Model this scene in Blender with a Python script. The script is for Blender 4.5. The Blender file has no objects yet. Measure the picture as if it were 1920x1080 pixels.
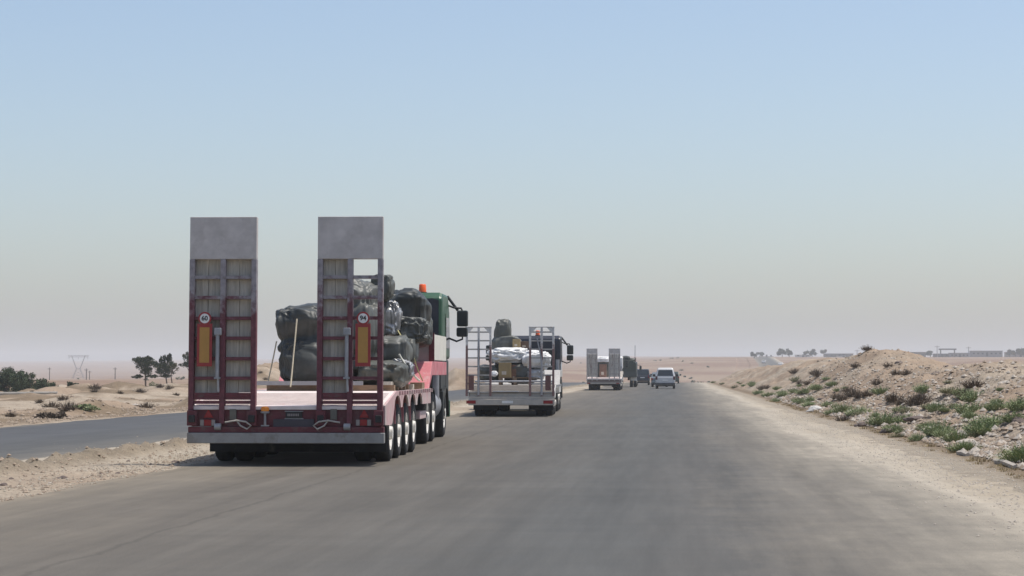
import bpy, bmesh, math, random
import numpy as np
from mathutils import Vector, Matrix, Euler, noise as mnoise

random.seed(7)
R = math.radians
scene = bpy.context.scene
col = scene.collection

# ------------------------------------------------------------------ camera
FPX = 4000.0
H = 1.42
cam_d = bpy.data.cameras.new('camera')
cam_d.sensor_width = 36.0
cam_d.lens = 36.0 * FPX / 1920.0
cam_d.clip_start = 0.3
cam_d.clip_end = 30000
cam = bpy.data.objects.new('camera', cam_d)
cam.location = (0, 0, H)
cam.rotation_euler = (R(90) + math.atan(158 / FPX), 0, math.atan(305 / FPX))
col.objects.link(cam)
scene.camera = cam
CM = Euler(cam.rotation_euler, 'XYZ').to_matrix()

def at(px, py, Y):
    """point on the ray through a photo pixel, on the plane y = Y"""
    d = CM @ Vector(((px - 960) / FPX, -(py - 540) / FPX, -1))
    return Vector((0, 0, H)) + d * (Y / d.y)

# ------------------------------------------------------------------ world, sun, exposure
SUN_EL = R(69)
SUN_DIR = Vector((math.cos(SUN_EL) * math.cos(R(14)), math.cos(SUN_EL) * math.sin(R(14)), math.sin(SUN_EL)))  # towards the sun: right, a little ahead
w = bpy.data.worlds.new('World')
scene.world = w
w.use_nodes = True
nt = w.node_tree
bg = nt.nodes['Background']
sky = nt.nodes.new('ShaderNodeTexSky')
sky.sky_type = 'NISHITA'
sky.sun_disc = False
sky.sun_elevation = SUN_EL
sky.sun_rotation = math.atan2(SUN_DIR.x, SUN_DIR.y)
sky.air_density = 1.0
sky.dust_density = 2.5
sky.ozone_density = 1.6
sky.altitude = 300
nt.links.new(sky.outputs[0], bg.inputs[0])
bg.inputs[1].default_value = 0.135
sun_d = bpy.data.lights.new('sun', 'SUN')
sun_d.energy = 3.4
sun_d.angle = R(0.6)
sun_d.color = (1.0, 0.95, 0.87)
sun = bpy.data.objects.new('sun', sun_d)
sun.rotation_euler = (-SUN_DIR).to_track_quat('-Z', 'Y').to_euler()
sun.location = (30, 10, 60)
col.objects.link(sun)
scene.view_settings.view_transform = 'Standard'
scene.view_settings.look = 'None'
scene.view_settings.exposure = 0.22
scene.view_settings.gamma = 1.0
scene.view_settings.use_curve_mapping = False
scene.cycles.volume_bounces = 1
scene.cycles.max_bounces = 6

# ------------------------------------------------------------------ materials
MATS = {}
def M(name, c, rough=0.7, var=0.15, scale=3.0, metal=0.0, bump=0.0, bscale=None, c2=None, c2_amt=0.5, stretch=(1, 1, 1), spec=0.4):
    if name in MATS:
        return MATS[name]
    m = bpy.data.materials.new(name)
    m.use_nodes = True
    t = m.node_tree
    b = t.nodes['Principled BSDF']
    tc = t.nodes.new('ShaderNodeTexCoord')
    mp = t.nodes.new('ShaderNodeMapping')
    mp.inputs['Scale'].default_value = stretch
    t.links.new(tc.outputs['Object'], mp.inputs[0])
    n = t.nodes.new('ShaderNodeTexNoise')
    n.inputs['Scale'].default_value = scale
    n.inputs['Detail'].default_value = 6
    n.inputs['Roughness'].default_value = 0.65
    t.links.new(mp.outputs[0], n.inputs[0])
    rp = t.nodes.new('ShaderNodeValToRGB')
    e = rp.color_ramp.elements
    e[0].position, e[1].position = 0.3, 0.7
    e[0].color = tuple(max(0, x * (1 - var)) for x in c) + (1,)
    e[1].color = tuple(min(1, x * (1 + var)) for x in c) + (1,)
    t.links.new(n.outputs[0], rp.inputs[0])
    out = rp.outputs[0]
    if c2:
        n2 = t.nodes.new('ShaderNodeTexNoise')
        n2.inputs['Scale'].default_value = scale * 0.6 + 0.7
        n2.inputs['Detail'].default_value = 8
        n2.inputs['Roughness'].default_value = 0.7
        t.links.new(mp.outputs[0], n2.inputs[0])
        r2 = t.nodes.new('ShaderNodeValToRGB')
        r2.color_ramp.elements[0].position = 0.62 - 0.3 * c2_amt
        r2.color_ramp.elements[1].position = 0.74 - 0.2 * c2_amt
        t.links.new(n2.outputs[0], r2.inputs[0])
        mx = t.nodes.new('ShaderNodeMixRGB')
        mx.inputs[2].default_value = tuple(c2) + (1,)
        t.links.new(r2.outputs[0], mx.inputs[0])
        t.links.new(out, mx.inputs[1])
        out = mx.outputs[0]
    t.links.new(out, b.inputs['Base Color'])
    b.inputs['Roughness'].default_value = rough
    b.inputs['Metallic'].default_value = metal
    b.inputs['Specular IOR Level'].default_value = spec
    if bump:
        n3 = t.nodes.new('ShaderNodeTexNoise')
        n3.inputs['Scale'].default_value = bscale or scale * 4
        n3.inputs['Detail'].default_value = 5
        t.links.new(mp.outputs[0], n3.inputs[0])
        bp = t.nodes.new('ShaderNodeBump')
        bp.inputs['Strength'].default_value = bump
        bp.inputs['Distance'].default_value = 0.02
        t.links.new(n3.outputs[0], bp.inputs['Height'])
        t.links.new(bp.outputs[0], b.inputs['Normal'])
    MATS[name] = m
    return m

# ------------------------------------------------------------------ mesh helper
class MB:
    def __init__(s):
        s.v = []; s.f = []
    def add(s, vs, fs):
        o = len(s.v)
        s.v += [tuple(p) for p in vs]
        s.f += [tuple(i + o for i in f) for f in fs]
        return s
    def box(s, x0, x1, y0, y1, z0, z1):
        vs = [(x, y, z) for z in (z0, z1) for y in (y0, y1) for x in (x0, x1)]
        return s.add(vs, [(0, 2, 3, 1), (4, 5, 7, 6), (0, 1, 5, 4), (2, 6, 7, 3), (0, 4, 6, 2), (1, 3, 7, 5)])
    def hexa(s, b, t):
        """bottom and top quads, 4 points each in the same turning order"""
        return s.add(list(b) + list(t), [(3, 2, 1, 0), (4, 5, 6, 7), (0, 1, 5, 4), (1, 2, 6, 5), (2, 3, 7, 6), (3, 0, 4, 7)])
    def prism_x(s, poly, x0, x1):
        n = len(poly)
        vs = [(x0, y, z) for y, z in poly] + [(x1, y, z) for y, z in poly]
        fs = [tuple(range(n - 1, -1, -1)), tuple(range(n, 2 * n))] + [(i, (i + 1) % n, n + (i + 1) % n, n + i) for i in range(n)]
        return s.add(vs, fs)
    def prism_y(s, poly, y0, y1):
        n = len(poly)
        vs = [(x, y0, z) for x, z in poly] + [(x, y1, z) for x, z in poly]
        fs = [tuple(range(n)), tuple(range(2 * n - 1, n - 1, -1))] + [(i, n + i, n + (i + 1) % n, (i + 1) % n) for i in range(n)]
        return s.add(vs, fs)
    def tube(s, pts, r, n=8, r2=None):
        pts = [Vector(p) for p in pts]
        rings = []
        for i, p in enumerate(pts):
            d = (pts[min(i + 1, len(pts) - 1)] - pts[max(i - 1, 0)]).normalized()
            a = d.orthogonal().normalized() if i == 0 else (rings_a - d * rings_a.dot(d)).normalized()
            rings_a = a
            b = d.cross(a)
            rr = r if r2 is None else r + (r2 - r) * i / (len(pts) - 1)
            rings.append([p + (a * math.cos(2 * math.pi * k / n) + b * math.sin(2 * math.pi * k / n)) * rr for k in range(n)])
        vs = [q for g in rings for q in g]
        fs = []
        for i in range(len(rings) - 1):
            for k in range(n):
                fs.append((i * n + k, i * n + (k + 1) % n, (i + 1) * n + (k + 1) % n, (i + 1) * n + k))
        fs.append(tuple(range(n - 1, -1, -1)))
        fs.append(tuple((len(rings) - 1) * n + k for k in range(n)))
        return s.add(vs, fs)
    def lathe(s, prof, c, axis='x', n=28, close=False):
        """prof: (offset along axis, radius)"""
        vs = []; fs = []
        for (a, r) in prof:
            for k in range(n):
                t = 2 * math.pi * k / n
                p = (a, r * math.cos(t), r * math.sin(t))
                if axis == 'z': p = (p[1], p[2], p[0])
                if axis == 'y': p = (p[1], p[0], p[2])
                vs.append((p[0] + c[0], p[1] + c[1], p[2] + c[2]))
        m = len(prof)
        for i in range(m if close else m - 1):
            for k in range(n):
                j = (i + 1) % m
                fs.append((i * n + k, i * n + (k + 1) % n, j * n + (k + 1) % n, j * n + k))
        if not close:
            fs.append(tuple(range(n))); fs.append(tuple((m - 1) * n + k for k in range(n)))
        return s.add(vs, fs)
    def mesh(s, name, mat, smooth=None):
        me = bpy.data.meshes.new(name)
        me.from_pydata(s.v, [], s.f)
        bm = bmesh.new(); bm.from_mesh(me)
        bmesh.ops.recalc_face_normals(bm, faces=bm.faces)
        bm.to_mesh(me); bm.free()
        me.materials.append(mat)
        if smooth:
            me.shade_smooth()
            me.set_sharp_from_angle(angle=R(smooth))
        return me
    def build(s, name, mat, parent=None, smooth=None, bevel=0):
        o = bpy.data.objects.new(name, s.mesh(name, mat, smooth))
        col.objects.link(o)
        if parent: o.parent = parent
        if bevel:
            md = o.modifiers.new('bevel', 'BEVEL')
            md.width = bevel; md.segments = 2; md.limit_method = 'ANGLE'; md.angle_limit = R(35)
        return o

def tag(o, label=None, cat=None, group=None, kind=None):
    if label: o['label'] = label
    if cat: o['category'] = cat
    if group: o['group'] = group
    if kind: o['kind'] = kind
    return o

def thing(name, label, cat, loc=(0, 0, 0), rz=0, group=None):
    o = bpy.data.objects.new(name, None)
    o.empty_display_size = 0.2
    col.objects.link(o)
    o.location = loc; o.rotation_euler = (0, 0, rz)
    return tag(o, label, cat, group)

def B(name, mat, parent, *boxes, bevel=0):
    m = MB()
    for b in boxes: m.box(*b)
    return m.build(name, mat, parent, bevel=bevel)

def text_mesh(name, body, size, mat, parent, loc, rot):
    cu = bpy.data.curves.new(name, 'FONT')
    cu.body = body; cu.size = size; cu.align_x = 'CENTER'; cu.align_y = 'CENTER'; cu.extrude = 0.002; cu.offset = size * 0.02
    tmp = bpy.data.objects.new(name + '_src', cu)
    col.objects.link(tmp)
    me = bpy.data.meshes.new_from_object(tmp)
    bpy.data.objects.remove(tmp)
    me.materials.clear(); me.materials.append(mat)
    o = bpy.data.objects.new(name, me)
    col.objects.link(o)
    o.parent = parent; o.location = loc; o.rotation_euler = rot
    return o

# ------------------------------------------------------------------ terrain
rng = np.random.RandomState(11)
PERM = rng.permutation(512)
GRAD = rng.uniform(0, 2 * np.pi, 512)
def perlin(x, y):
    xi = np.floor(x).astype(int); yi = np.floor(y).astype(int)
    xf = x - xi; yf = y - yi
    def g(ix, iy, dx, dy):
        h = PERM[(PERM[ix & 511] + iy) & 511]
        a = GRAD[h]
        return np.cos(a) * dx + np.sin(a) * dy
    u = xf ** 3 * (xf * (xf * 6 - 15) + 10); v = yf ** 3 * (yf * (yf * 6 - 15) + 10)
    a = g(xi, yi, xf, yf); b = g(xi + 1, yi, xf - 1, yf)
    c = g(xi, yi + 1, xf, yf - 1); d = g(xi + 1, yi + 1, xf - 1, yf - 1)
    return (a + u * (b - a)) * (1 - v) + (c + u * (d - c)) * v
def fbm(x, y, s, o=4):
    r = 0; a = 1
    for i in range(o):
        r = r + a * perlin(x / s + 17.3 * i, y / s - 9.1 * i); s = s / 2.03; a *= 0.5
    return r
def sstep(a, b, x):
    t = np.clip((x - a) / (b - a), 0, 1)
    return t * t * (3 - 2 * t)

CY = np.linspace(-400, 7000, 1500)
_c = np.interp(CY, [-400, 330, 500, 700, 900, 1200, 2000, 7000], [0, 0, 9, 33, 43, 51, 62, 90])
_c = np.convolve(np.pad(_c, 12, mode='edge'), np.ones(25) / 25, 'valid')
def road_c(y): return np.interp(y, CY, _c)
_z = np.interp(CY, [-400, 320, 420, 560, 720, 800, 900, 1200, 2000, 3500, 7000], [0, 0, -1.0, -2.2, -2.0, .5, 4.3, 9.8, 15.5, 27, 45])
_z = np.convolve(np.pad(_z, 8, mode='edge'), np.ones(17) / 17, 'valid')
def road_z(y): return np.interp(y, CY, _z)

FD = np.array([0, 200, 300, 400, 600, 800, 1200, 1500, 2000, 2600, 3500, 5000, 7000.])
FA = (np.array([-700, 0, 350, 700, 1200, 1400, 1560, 1750, 1920, 2600]) - 1265) / FPX
FZ = np.array([
    [0, 0, 0.0, -.3, -.9, -1.7, -2.9, -2.3, 1.0, 6.5, 15.0, 26.5, 39],
    [0, 0, 0.0, -.3, -.9, -1.7, -2.9, -2.3, 1.0, 6.5, 15.0, 26.5, 39],
    [0, 0, 0.0, -.2, -.6, -1.2, -1.5, -.5, 3.0, 9.0, 19.0, 31.0, 44],
    [0, 0, 0.0, .0, .4, 1.0, 3.0, 5.0, 9.0, 14.0, 22.5, 34.5, 49],
    [0, 0, 0.1, .3, 1.2, 2.4, 6.0, 9.0, 14.0, 19.0, 27.5, 39.0, 55],
    [0, .5, 0.8, 1.0, 1.6, 3.4, 8.8, 11.0, 15.0, 19.5, 26.5, 37.5, 52],
    [0, .8, 1.5, 2.0, 3.6, 5.6, 9.5, 11.4, 14.5, 18.5, 25.0, 35.0, 49],
    [0, .8, 1.7, 2.5, 4.0, 5.6, 9.2, 11.5, 14.0, 18.0, 24.5, 35.0, 49],
    [0, .8, 1.7, 2.5, 4.0, 5.6, 9.2, 11.5, 14.0, 18.0, 24.5, 35.0, 49],
    [0, .8, 1.7, 2.5, 4.0, 5.6, 9.2, 11.5, 14.0, 18.0, 24.5, 35.0, 49]])
def far_z(x, y):
    a = x / np.maximum(y, 60)
    ia = np.clip(np.searchsorted(FA, a) - 1, 0, len(FA) - 2)
    ta = np.clip((a - FA[ia]) / (FA[ia + 1] - FA[ia]), 0, 1); ta = ta * ta * (3 - 2 * ta)
    yy = np.clip(y, 0, 6999)
    idd = np.clip(np.searchsorted(FD, yy, side='right') - 1, 0, len(FD) - 2)
    td = (yy - FD[idd]) / (FD[idd + 1] - FD[idd])
    def f(i): return FZ[i, idd] * (1 - td) + FZ[i, idd + 1] * td
    return f(ia) * (1 - ta) + f(ia + 1) * ta

RL0, RL1, RR0, RR1 = -17.2, -10.65, -7.35, 3.9          # the two carriageways (distance from the camera's line)
MOUNDS = []                                              # x, y, height, rx, ry
def mound(px, py, Y, rx, ry=None):
    p = at(px, py, Y)
    MOUNDS.append((p.x, p.y, p.z, rx, ry or rx))
# sandy heaps left of the left carriageway
for a in [(232, 716, 150, 2.6), (165, 722, 140, 2.6), (105, 727, 135, 2.4), (205, 733, 118, 2.4, 5), (300, 730, 125, 3.0, 8),
          (345, 722, 128, 3.4, 9), (60, 741, 112, 3.4, 6), (130, 745, 100, 3.0, 5), (215, 748, 97, 2.6, 4), (20, 752, 92, 2.6, 4),
          (480, 690, 190, 4.5, 10), (505, 684, 230, 5, 14), (862, 694, 210, 2.2, 5), (1075, 700, 260, 3, 10)]:
    mound(*a)

_mr = random.Random(77)
for _ in range(60):
    _y = _mr.uniform(74, 185); _u = -20.5 - _mr.random() ** 1.4 * (_y * .22)
    MOUNDS.append((_u, _y, _mr.uniform(.05, .42), _mr.uniform(.7, 1.7), _mr.uniform(.9, 3.0)))
def ground(x, y):
    x = np.asarray(x, float); y = np.asarray(y, float)
    u = x - road_c(y)
    zf = far_z(x, y)
    zr = road_z(y)
    wr = 1 - sstep(20, 60 + 0.03 * np.maximum(y, 0), np.abs(u + 6))
    # field undulation
    z = zf * (1 - wr) + zr * wr
    near = 1 - sstep(250, 500, y)
    z = z + (1 - wr) * 0.5 * fbm(x, y, 90, 3) * sstep(60, 300, y)
    # bank right of the road
    hb = np.interp(y, [-60, 0, 20, 40, 60, 80, 100, 130, 170, 228, 300, 380, 600, 700, 900], [.5, .6, .9, 1.25, 1.45, 1.5, 1.75, 2.1, 2.2, 1.95, 1.7, 1.45, 1.5, .6, 0])
    uc = 10 + 1.2 * fbm(x * 0, y, 37, 2)
    rise = np.interp((u - 4.9) / (uc - 4.9), [0, .15, .4, .7, 1.0], [0, .10, .36, .78, 1.0]); rise = np.where(u < 4.9, 0, rise)
    fall = 1 - 0.62 * sstep(0.5, 9, u - uc)
    bank = hb * rise * fall
    bank = bank + np.where(u > 5, 1, 0) * 0.62 * np.exp(-((u - 10.4) / 2.6) ** 2 - ((y - 108) / 8.0) ** 2)
    bank = bank + np.where(u > 5, 1, 0) * 0.25 * np.exp(-((u - 9.0) / 2.2) ** 2 - ((y - 66) / 6.0) ** 2)
    rough = sstep(4.9, 6.5, u) * (1 - sstep(17, 24, u)) * (1 - sstep(300, 700, y))
    bank = bank + rough * (0.30 * fbm(x, y, 3.1, 4) + 0.22 * np.abs(fbm(x + 50, y, 1.3, 3)) + 0.05 * fbm(x, y, .35, 2))
    right_field = sstep(16, 40, u)
    z = np.where(u > 4.5, np.maximum(z * right_field + zr * (1 - right_field), zr) + bank, z)
    # left verge with heaps
    lv = sstep(-17.6, -21, u)
    z = z + lv * near * (0.10 * fbm(x, y, 7, 4) + 0.16 * np.abs(fbm(x, y + 40, 3.2, 3)) + 0.04 * fbm(x, y, .5, 2) - 0.08 - 0.38 * sstep(90, 170, y) * (1 - sstep(215, 330, y)))
    sel = (lv > 0) & (y > 50) & (y < 330) & (x > -140)
    if sel.any():
        xs, ys = x[sel], y[sel]
        mz = np.zeros_like(xs)
        for (mx, my, mh, rx, ry) in MOUNDS:
            k = (np.abs(xs - mx) < 2.6 * rx) & (np.abs(ys - my) < 2.6 * ry)
            if k.any():
                q = np.exp(-(((xs[k] - mx) / rx) ** 2 + ((ys[k] - my) / ry) ** 2)) - .001
                mz[k] = np.maximum(mz[k], q * (mh + 0.08 + 0.38 * float(sstep(90, 170, my))))
        z[sel] += lv[sel] * mz * (1 + 0.3 * fbm(xs, ys, 1.6, 3))
    # median: flat pale strip, a ridge of clods in the middle
    md = sstep(RL1 - .3, RL1 + .5, u) * (1 - sstep(RR0 - .5, RR0 + .3, u))
    ridge = 0.17 * np.exp(-((u + 9.25 + 0.12 * fbm(x * 0, y, 6, 2)) / 0.20) ** 2) * (0.75 + 0.9 * fbm(x, y, .45, 3))
    z = z + md * near * (0.012 + 0.03 * fbm(x, y, 1.2, 4) + np.maximum(ridge, 0))
    # carriageways: ground dips under the asphalt, drifts over its ragged edges
    e = 0.28 * fbm(x, y, 2.5, 4)
    inL = np.minimum(u - RL0, RL1 - u); inR = np.minimum(u - RR0, RR1 - u)
    ins = np.maximum(inL, inR) + e * 0.8
    dip = np.interp(ins, [-0.6, 0.0, 0.5], [0.012, -0.004, -0.06])
    z = np.where(ins > -0.6, np.where(ins > 0.5, zr - 0.06 - 0.0002 * np.maximum(y, 0), zr * 1.0 + dip + (z - zr) * np.clip(-ins / 0.6, 0, 1)), z)
    sh = sstep(3.5, 4.0, u) * (1 - sstep(4.7, 5.2, u))
    z = z + sh * near * 0.012 * fbm(x, y, .6, 3)
    return z

def gz(x, y): return float(ground(np.array([x]), np.array([y]))[0])

def axis_steps(segs):
    out = []
    for a, b, n in segs: out += list(np.linspace(a, b, n, endpoint=False))
    return out + [segs[-1][1]]
US = axis_steps([(-4200, -1500, 10), (-1500, -500, 26), (-500, -150, 34), (-150, -60, 44), (-60, -34, 70), (-34, -17.8, 76), (-17.8, -16.6, 10), (-16.6, -11.2, 6),
                 (-11.2, -10.2, 8), (-10.2, -7.8, 44), (-7.8, -6.8, 8), (-6.8, 3.2, 8), (3.2, 5.2, 16), (5.2, 12, 66), (12, 18, 30), (18, 40, 30), (40, 150, 24), (150, 500, 24), (500, 1500, 22), (1500, 4200, 10)])
YS = axis_steps([(-200, 6, 24), (6, 16, 20), (16, 70, 230), (70, 160, 230), (160, 300, 170), (300, 700, 120), (700, 1500, 80), (1500, 3000, 50), (3000, 6200, 30)])
US = np.array(US); YS = np.array(YS)

def sheet(name, us, ys, zfun, mat, attr=None):
    U, Y = np.meshgrid(us, ys)
    X = U + road_c(Y)
    Z = zfun(X, Y, U)
    n, m = U.shape
    co = np.stack([X, Y, Z], -1).reshape(-1, 3)
    i = np.arange((n - 1) * m).reshape(n - 1, m)[:, :-1].ravel()
    f = np.stack([i, i + 1, i + m + 1, i + m], -1)
    me = bpy.data.meshes.new(name)
    me.vertices.add(len(co)); me.vertices.foreach_set('co', co.ravel())
    me.loops.add(f.size); me.loops.foreach_set('vertex_index', f.ravel())
    me.polygons.add(len(f)); me.polygons.foreach_set('loop_start', np.arange(0, f.size, 4))
    me.update(calc_edges=True)
    me.shade_smooth()
    at_ = me.attributes.new('across', 'FLOAT', 'POINT')
    at_.data.foreach_set('value', U.ravel().astype(np.float32))
    if attr is not None:
        a = me.attributes.new('zone', 'FLOAT_COLOR', 'POINT')
        a.data.foreach_set('color', attr(X, Y, U, Z).reshape(-1).astype(np.float32))
    me.materials.append(mat)
    o = bpy.data.objects.new(name, me)
    col.objects.link(o)
    tag(o, kind='structure')
    return o

def zones(X, Y, U, Z):
    """soil kinds: pale gravel of the median and shoulder, sandy spoil, reddish field, weedy verge"""
    c = np.ones(X.shape + (4,))
    sand = np.array([.315, .238, .170]); pale = np.array([.40, .345, .27]); field = np.array([.225, .148, .105]); verge = np.array([.185, .138, .09]); shoulder = np.array([.31, .265, .205])
    n = fbm(X, Y, 11, 4); n2 = fbm(X, Y, 60, 3)
    def mix(a, b, t): return a * (1 - t[..., None]) + b * t[..., None]
    base = np.broadcast_to(sand, X.shape + (3,)).copy()
    base = mix(base, pale * 0.95, np.clip(0.25 + 1.2 * n, 0, .6))
    md = sstep(RL1 - 1, RL1, U) * (1 - sstep(RR0, RR0 + 1, U))
    base = mix(base, pale, md * np.clip(.85 + n, 0, 1))
    rid = np.exp(-((U + 9.25) / .28) ** 2) * md
    base = mix(base, np.array([.235, .195, .145]), np.clip(rid * 1.1, 0, 1))
    sh = sstep(3.0, 3.6, U) * (1 - sstep(4.5, 5.1, U))
    base = mix(base, shoulder, sh)
    vg = np.exp(-((U - 4.95 - .25 * n) / .32) ** 2) + .95 * np.exp(-((U + 19.2 + 1.5 * n) / 1.5) ** 2) + np.clip(4.0 * fbm(X + 90, Y * .6, 3.4, 5) + .1, 0, 1.0) * (U < -19) * (U > -60)
    base = mix(base, verge, np.clip(vg, 0, .9))
    far = np.clip(sstep(26, 44, U) + sstep(-48, -80, U + 6 * n) + sstep(340, 480, Y), 0, 1)
    fcol = mix(np.broadcast_to(field, base.shape), sand * 0.96, np.clip(.35 + 1.3 * n2 + .5 * fbm(X * .15, Y, 40, 2), 0, .85))
    base = mix(base, fcol, far)
    c[..., :3] = base
    return c

def ground_material():
    m = bpy.data.materials.new('dry_ground')
    m.use_nodes = True
    t = m.node_tree; b = t.nodes['Principled BSDF']
    at_ = t.nodes.new('ShaderNodeAttribute'); at_.attribute_name = 'zone'
    tc = t.nodes.new('ShaderNodeTexCoord')
    def noise(sc, det=6, rgh=.65):
        n = t.nodes.new('ShaderNodeTexNoise'); n.inputs['Scale'].default_value = sc; n.inputs['Detail'].default_value = det; n.inputs['Roughness'].default_value = rgh
        t.links.new(tc.outputs['Object'], n.inputs[0]); return n
    n1 = noise(.9, 8, .7); n2 = noise(9, 6, .75); n3 = noise(38, 3, .6)
    def ramp(n, a, b_, lo, hi):
        r = t.nodes.new('ShaderNodeMapRange'); r.inputs[1].default_value = a; r.inputs[2].default_value = b_; r.inputs[3].default_value = lo; r.inputs[4].default_value = hi
        t.links.new(n.outputs[0], r.inputs[0]); return r
    a = ramp(n1, .3, .7, .80, 1.16); c = ramp(n2, .3, .7, .78, 1.2); d = ramp(n3, .35, .65, .82, 1.14)
    def mul(x, y):
        k = t.nodes.new('ShaderNodeMath'); k.operation = 'MULTIPLY'; t.links.new(x.outputs[0], k.inputs[0]); t.links.new(y.outputs[0], k.inputs[1]); return k
    k = mul(mul(a, c), d)
    v = t.nodes.new('ShaderNodeVectorMath'); v.operation = 'SCALE'
    t.links.new(at_.outputs['Color'], v.inputs[0]); t.links.new(k.outputs[0], v.inputs['Scale'])
    t.links.new(v.outputs[0], b.inputs['Base Color'])
    b.inputs['Roughness'].default_value = .95; b.inputs['Specular IOR Level'].default_value = .1
    bp = t.nodes.new('ShaderNodeBump'); bp.inputs['Strength'].default_value = .7; bp.inputs['Distance'].default_value = .05
    t.links.new(n2.outputs[0], bp.inputs['Height'])
    bp2 = t.nodes.new('ShaderNodeBump'); bp2.inputs['Strength'].default_value = .5; bp2.inputs['Distance'].default_value = .015
    t.links.new(n3.outputs[0], bp2.inputs['Height']); t.links.new(bp.outputs[0], bp2.inputs['Normal'])
    t.links.new(bp2.outputs[0], b.inputs['Normal'])
    return m

def road_material(name, stops, streak=.12, seam=None):
    """asphalt whose colour runs across the carriageway (wheel paths, dust lying near the edges)"""
    m = bpy.data.materials.new(name); m.use_nodes = True
    t = m.node_tree; b = t.nodes['Principled BSDF']
    at_ = t.nodes.new('ShaderNodeAttribute'); at_.attribute_name = 'across'
    tc = t.nodes.new('ShaderNodeTexCoord')
    def noise(sc, st, det=5, rgh=.6):
        mp = t.nodes.new('ShaderNodeMapping'); mp.inputs['Scale'].default_value = st
        t.links.new(tc.outputs['Object'], mp.inputs[0])
        n = t.nodes.new('ShaderNodeTexNoise'); n.inputs['Scale'].default_value = sc; n.inputs['Detail'].default_value = det; n.inputs['Roughness'].default_value = rgh
        t.links.new(mp.outputs[0], n.inputs[0]); return n
    wob = noise(.5, (1, .12, 1), 6, .62); wob2 = noise(2.2, (1, .5, 1), 6, .7)
    lo, hi = stops[0][0], stops[-1][0]
    def math_(op, a, b_=None, val=None):
        k = t.nodes.new('ShaderNodeMath'); k.operation = op
        t.links.new(a, k.inputs[0])
        if b_ is not None: t.links.new(b_, k.inputs[1])
        if val is not None: k.inputs[1].default_value = val
        return k.outputs[0]
    s1 = math_('MULTIPLY', math_('SUBTRACT', wob.outputs[0], val=.5), val=3.2)
    s2 = math_('MULTIPLY', math_('SUBTRACT', wob2.outputs[0], val=.5), val=1.8)
    pos = math_('ADD', math_('ADD', at_.outputs['Fac'], s1), s2)
    r = t.nodes.new('ShaderNodeMapRange'); r.inputs[1].default_value = lo; r.inputs[2].default_value = hi
    t.links.new(pos, r.inputs[0])
    cr = t.nodes.new('ShaderNodeValToRGB')
    el = cr.color_ramp.elements
    while len(el) < len(stops): el.new(.5)
    for i, (p, c) in enumerate(stops):
        el[i].position = (p - lo) / (hi - lo); el[i].color = tuple(c) + (1,)
    t.links.new(r.outputs[0], cr.inputs[0])
    st1 = noise(1.6, (1, .035, 1), 5, .6); st2 = noise(.35, (.5, 1, 1), 6, .6); gr = noise(60, (1, 1, 1), 3, .6); crs = noise(1.1, (.22, 1.6, 1), 7, .7)
    def mr(n, a, b_, l, h):
        q = t.nodes.new('ShaderNodeMapRange'); q.inputs[1].default_value = a; q.inputs[2].default_value = b_; q.inputs[3].default_value = l; q.inputs[4].default_value = h
        t.links.new(n.outputs[0], q.inputs[0]); return q.outputs[0]
    k = math_('MULTIPLY', mr(st1, .3, .7, 1 - streak, 1 + streak), mr(st2, .3, .7, .92, 1.08))
    k = math_('MULTIPLY', k, mr(gr, .3, .7, .82, 1.18))
    fine = noise(7, (1, .06, 1), 4, .6)
    k = math_('MULTIPLY', k, mr(fine, .3, .7, .92, 1.08))
    blot = noise(.8, (1, .35, 1), 7, .72)
    k = math_('MULTIPLY', k, mr(blot, .58, .72, 1.0, .92))
    k = math_('MULTIPLY', k, mr(crs, .3, .72, .93, 1.06))
    if seam is not None:      # lengthwise paving joint, cracked and wandering
        jw = noise(.5, (0, 1, 0), 8, .75)
        dd = math_('ABSOLUTE', math_('ADD', math_('ADD', at_.outputs['Fac'], val=-seam), math_('MULTIPLY', math_('SUBTRACT', jw.outputs[0], val=.5), val=.5)))
        q = t.nodes.new('ShaderNodeMapRange'); q.inputs[1].default_value = .008; q.inputs[2].default_value = .045; q.inputs[3].default_value = .78; q.inputs[4].default_value = 1.0
        t.links.new(dd, q.inputs[0]); k = math_('MULTIPLY', k, q.outputs[0])
    v = t.nodes.new('ShaderNodeVectorMath'); v.operation = 'SCALE'
    t.links.new(cr.outputs[0], v.inputs[0]); t.links.new(k, v.inputs['Scale'])
    t.links.new(v.outputs[0], b.inputs['Base Color'])
    b.inputs['Roughness'].default_value = .82; b.inputs['Specular IOR Level'].default_value = .25
    bp = t.nodes.new('ShaderNodeBump'); bp.inputs['Strength'].default_value = .35; bp.inputs['Distance'].default_value = .006
    t.links.new(gr.outputs[0], bp.inputs['Height']); t.links.new(bp.outputs[0], b.inputs['Normal'])
    return m

sheet('ground', US, YS, lambda X, Y, U: ground(X, Y), ground_material(), zones)
asph = road_material('asphalt_main', [(-8.4, (0.304, 0.249, 0.179)), (-7.2, (0.175, 0.149, 0.112)), (-5.2, (0.122, 0.107, 0.086)), (-3, (0.103, 0.094, 0.079)), (-.8, (0.085, 0.084, 0.077)), (.4, (0.094, 0.089, 0.079)), (1.5, (0.150, 0.134, 0.109)), (2.5, (0.234, 0.207, 0.163)), (3.3, (0.363, 0.316, 0.247)), (4.3, (0.339, 0.282, 0.205))], .16, seam=-4.55)
asph2 = road_material('asphalt_far_side', [(-17.6, (0.148, 0.130, 0.104)), (-16.9, (0.074, 0.074, 0.074)), (-14.5, (0.078, 0.079, 0.080)), (-12, (0.087, 0.086, 0.081)), (-11, (0.118, 0.110, 0.095)), (-10.2, (0.192, 0.170, 0.141))])
RY = YS[YS > -190]; RY = RY[RY < 2600]
sheet('road', np.linspace(RR0 - .35, RR1 + .35, 14), RY, lambda X, Y, U: road_z(Y) + 0.0, asph)
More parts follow.
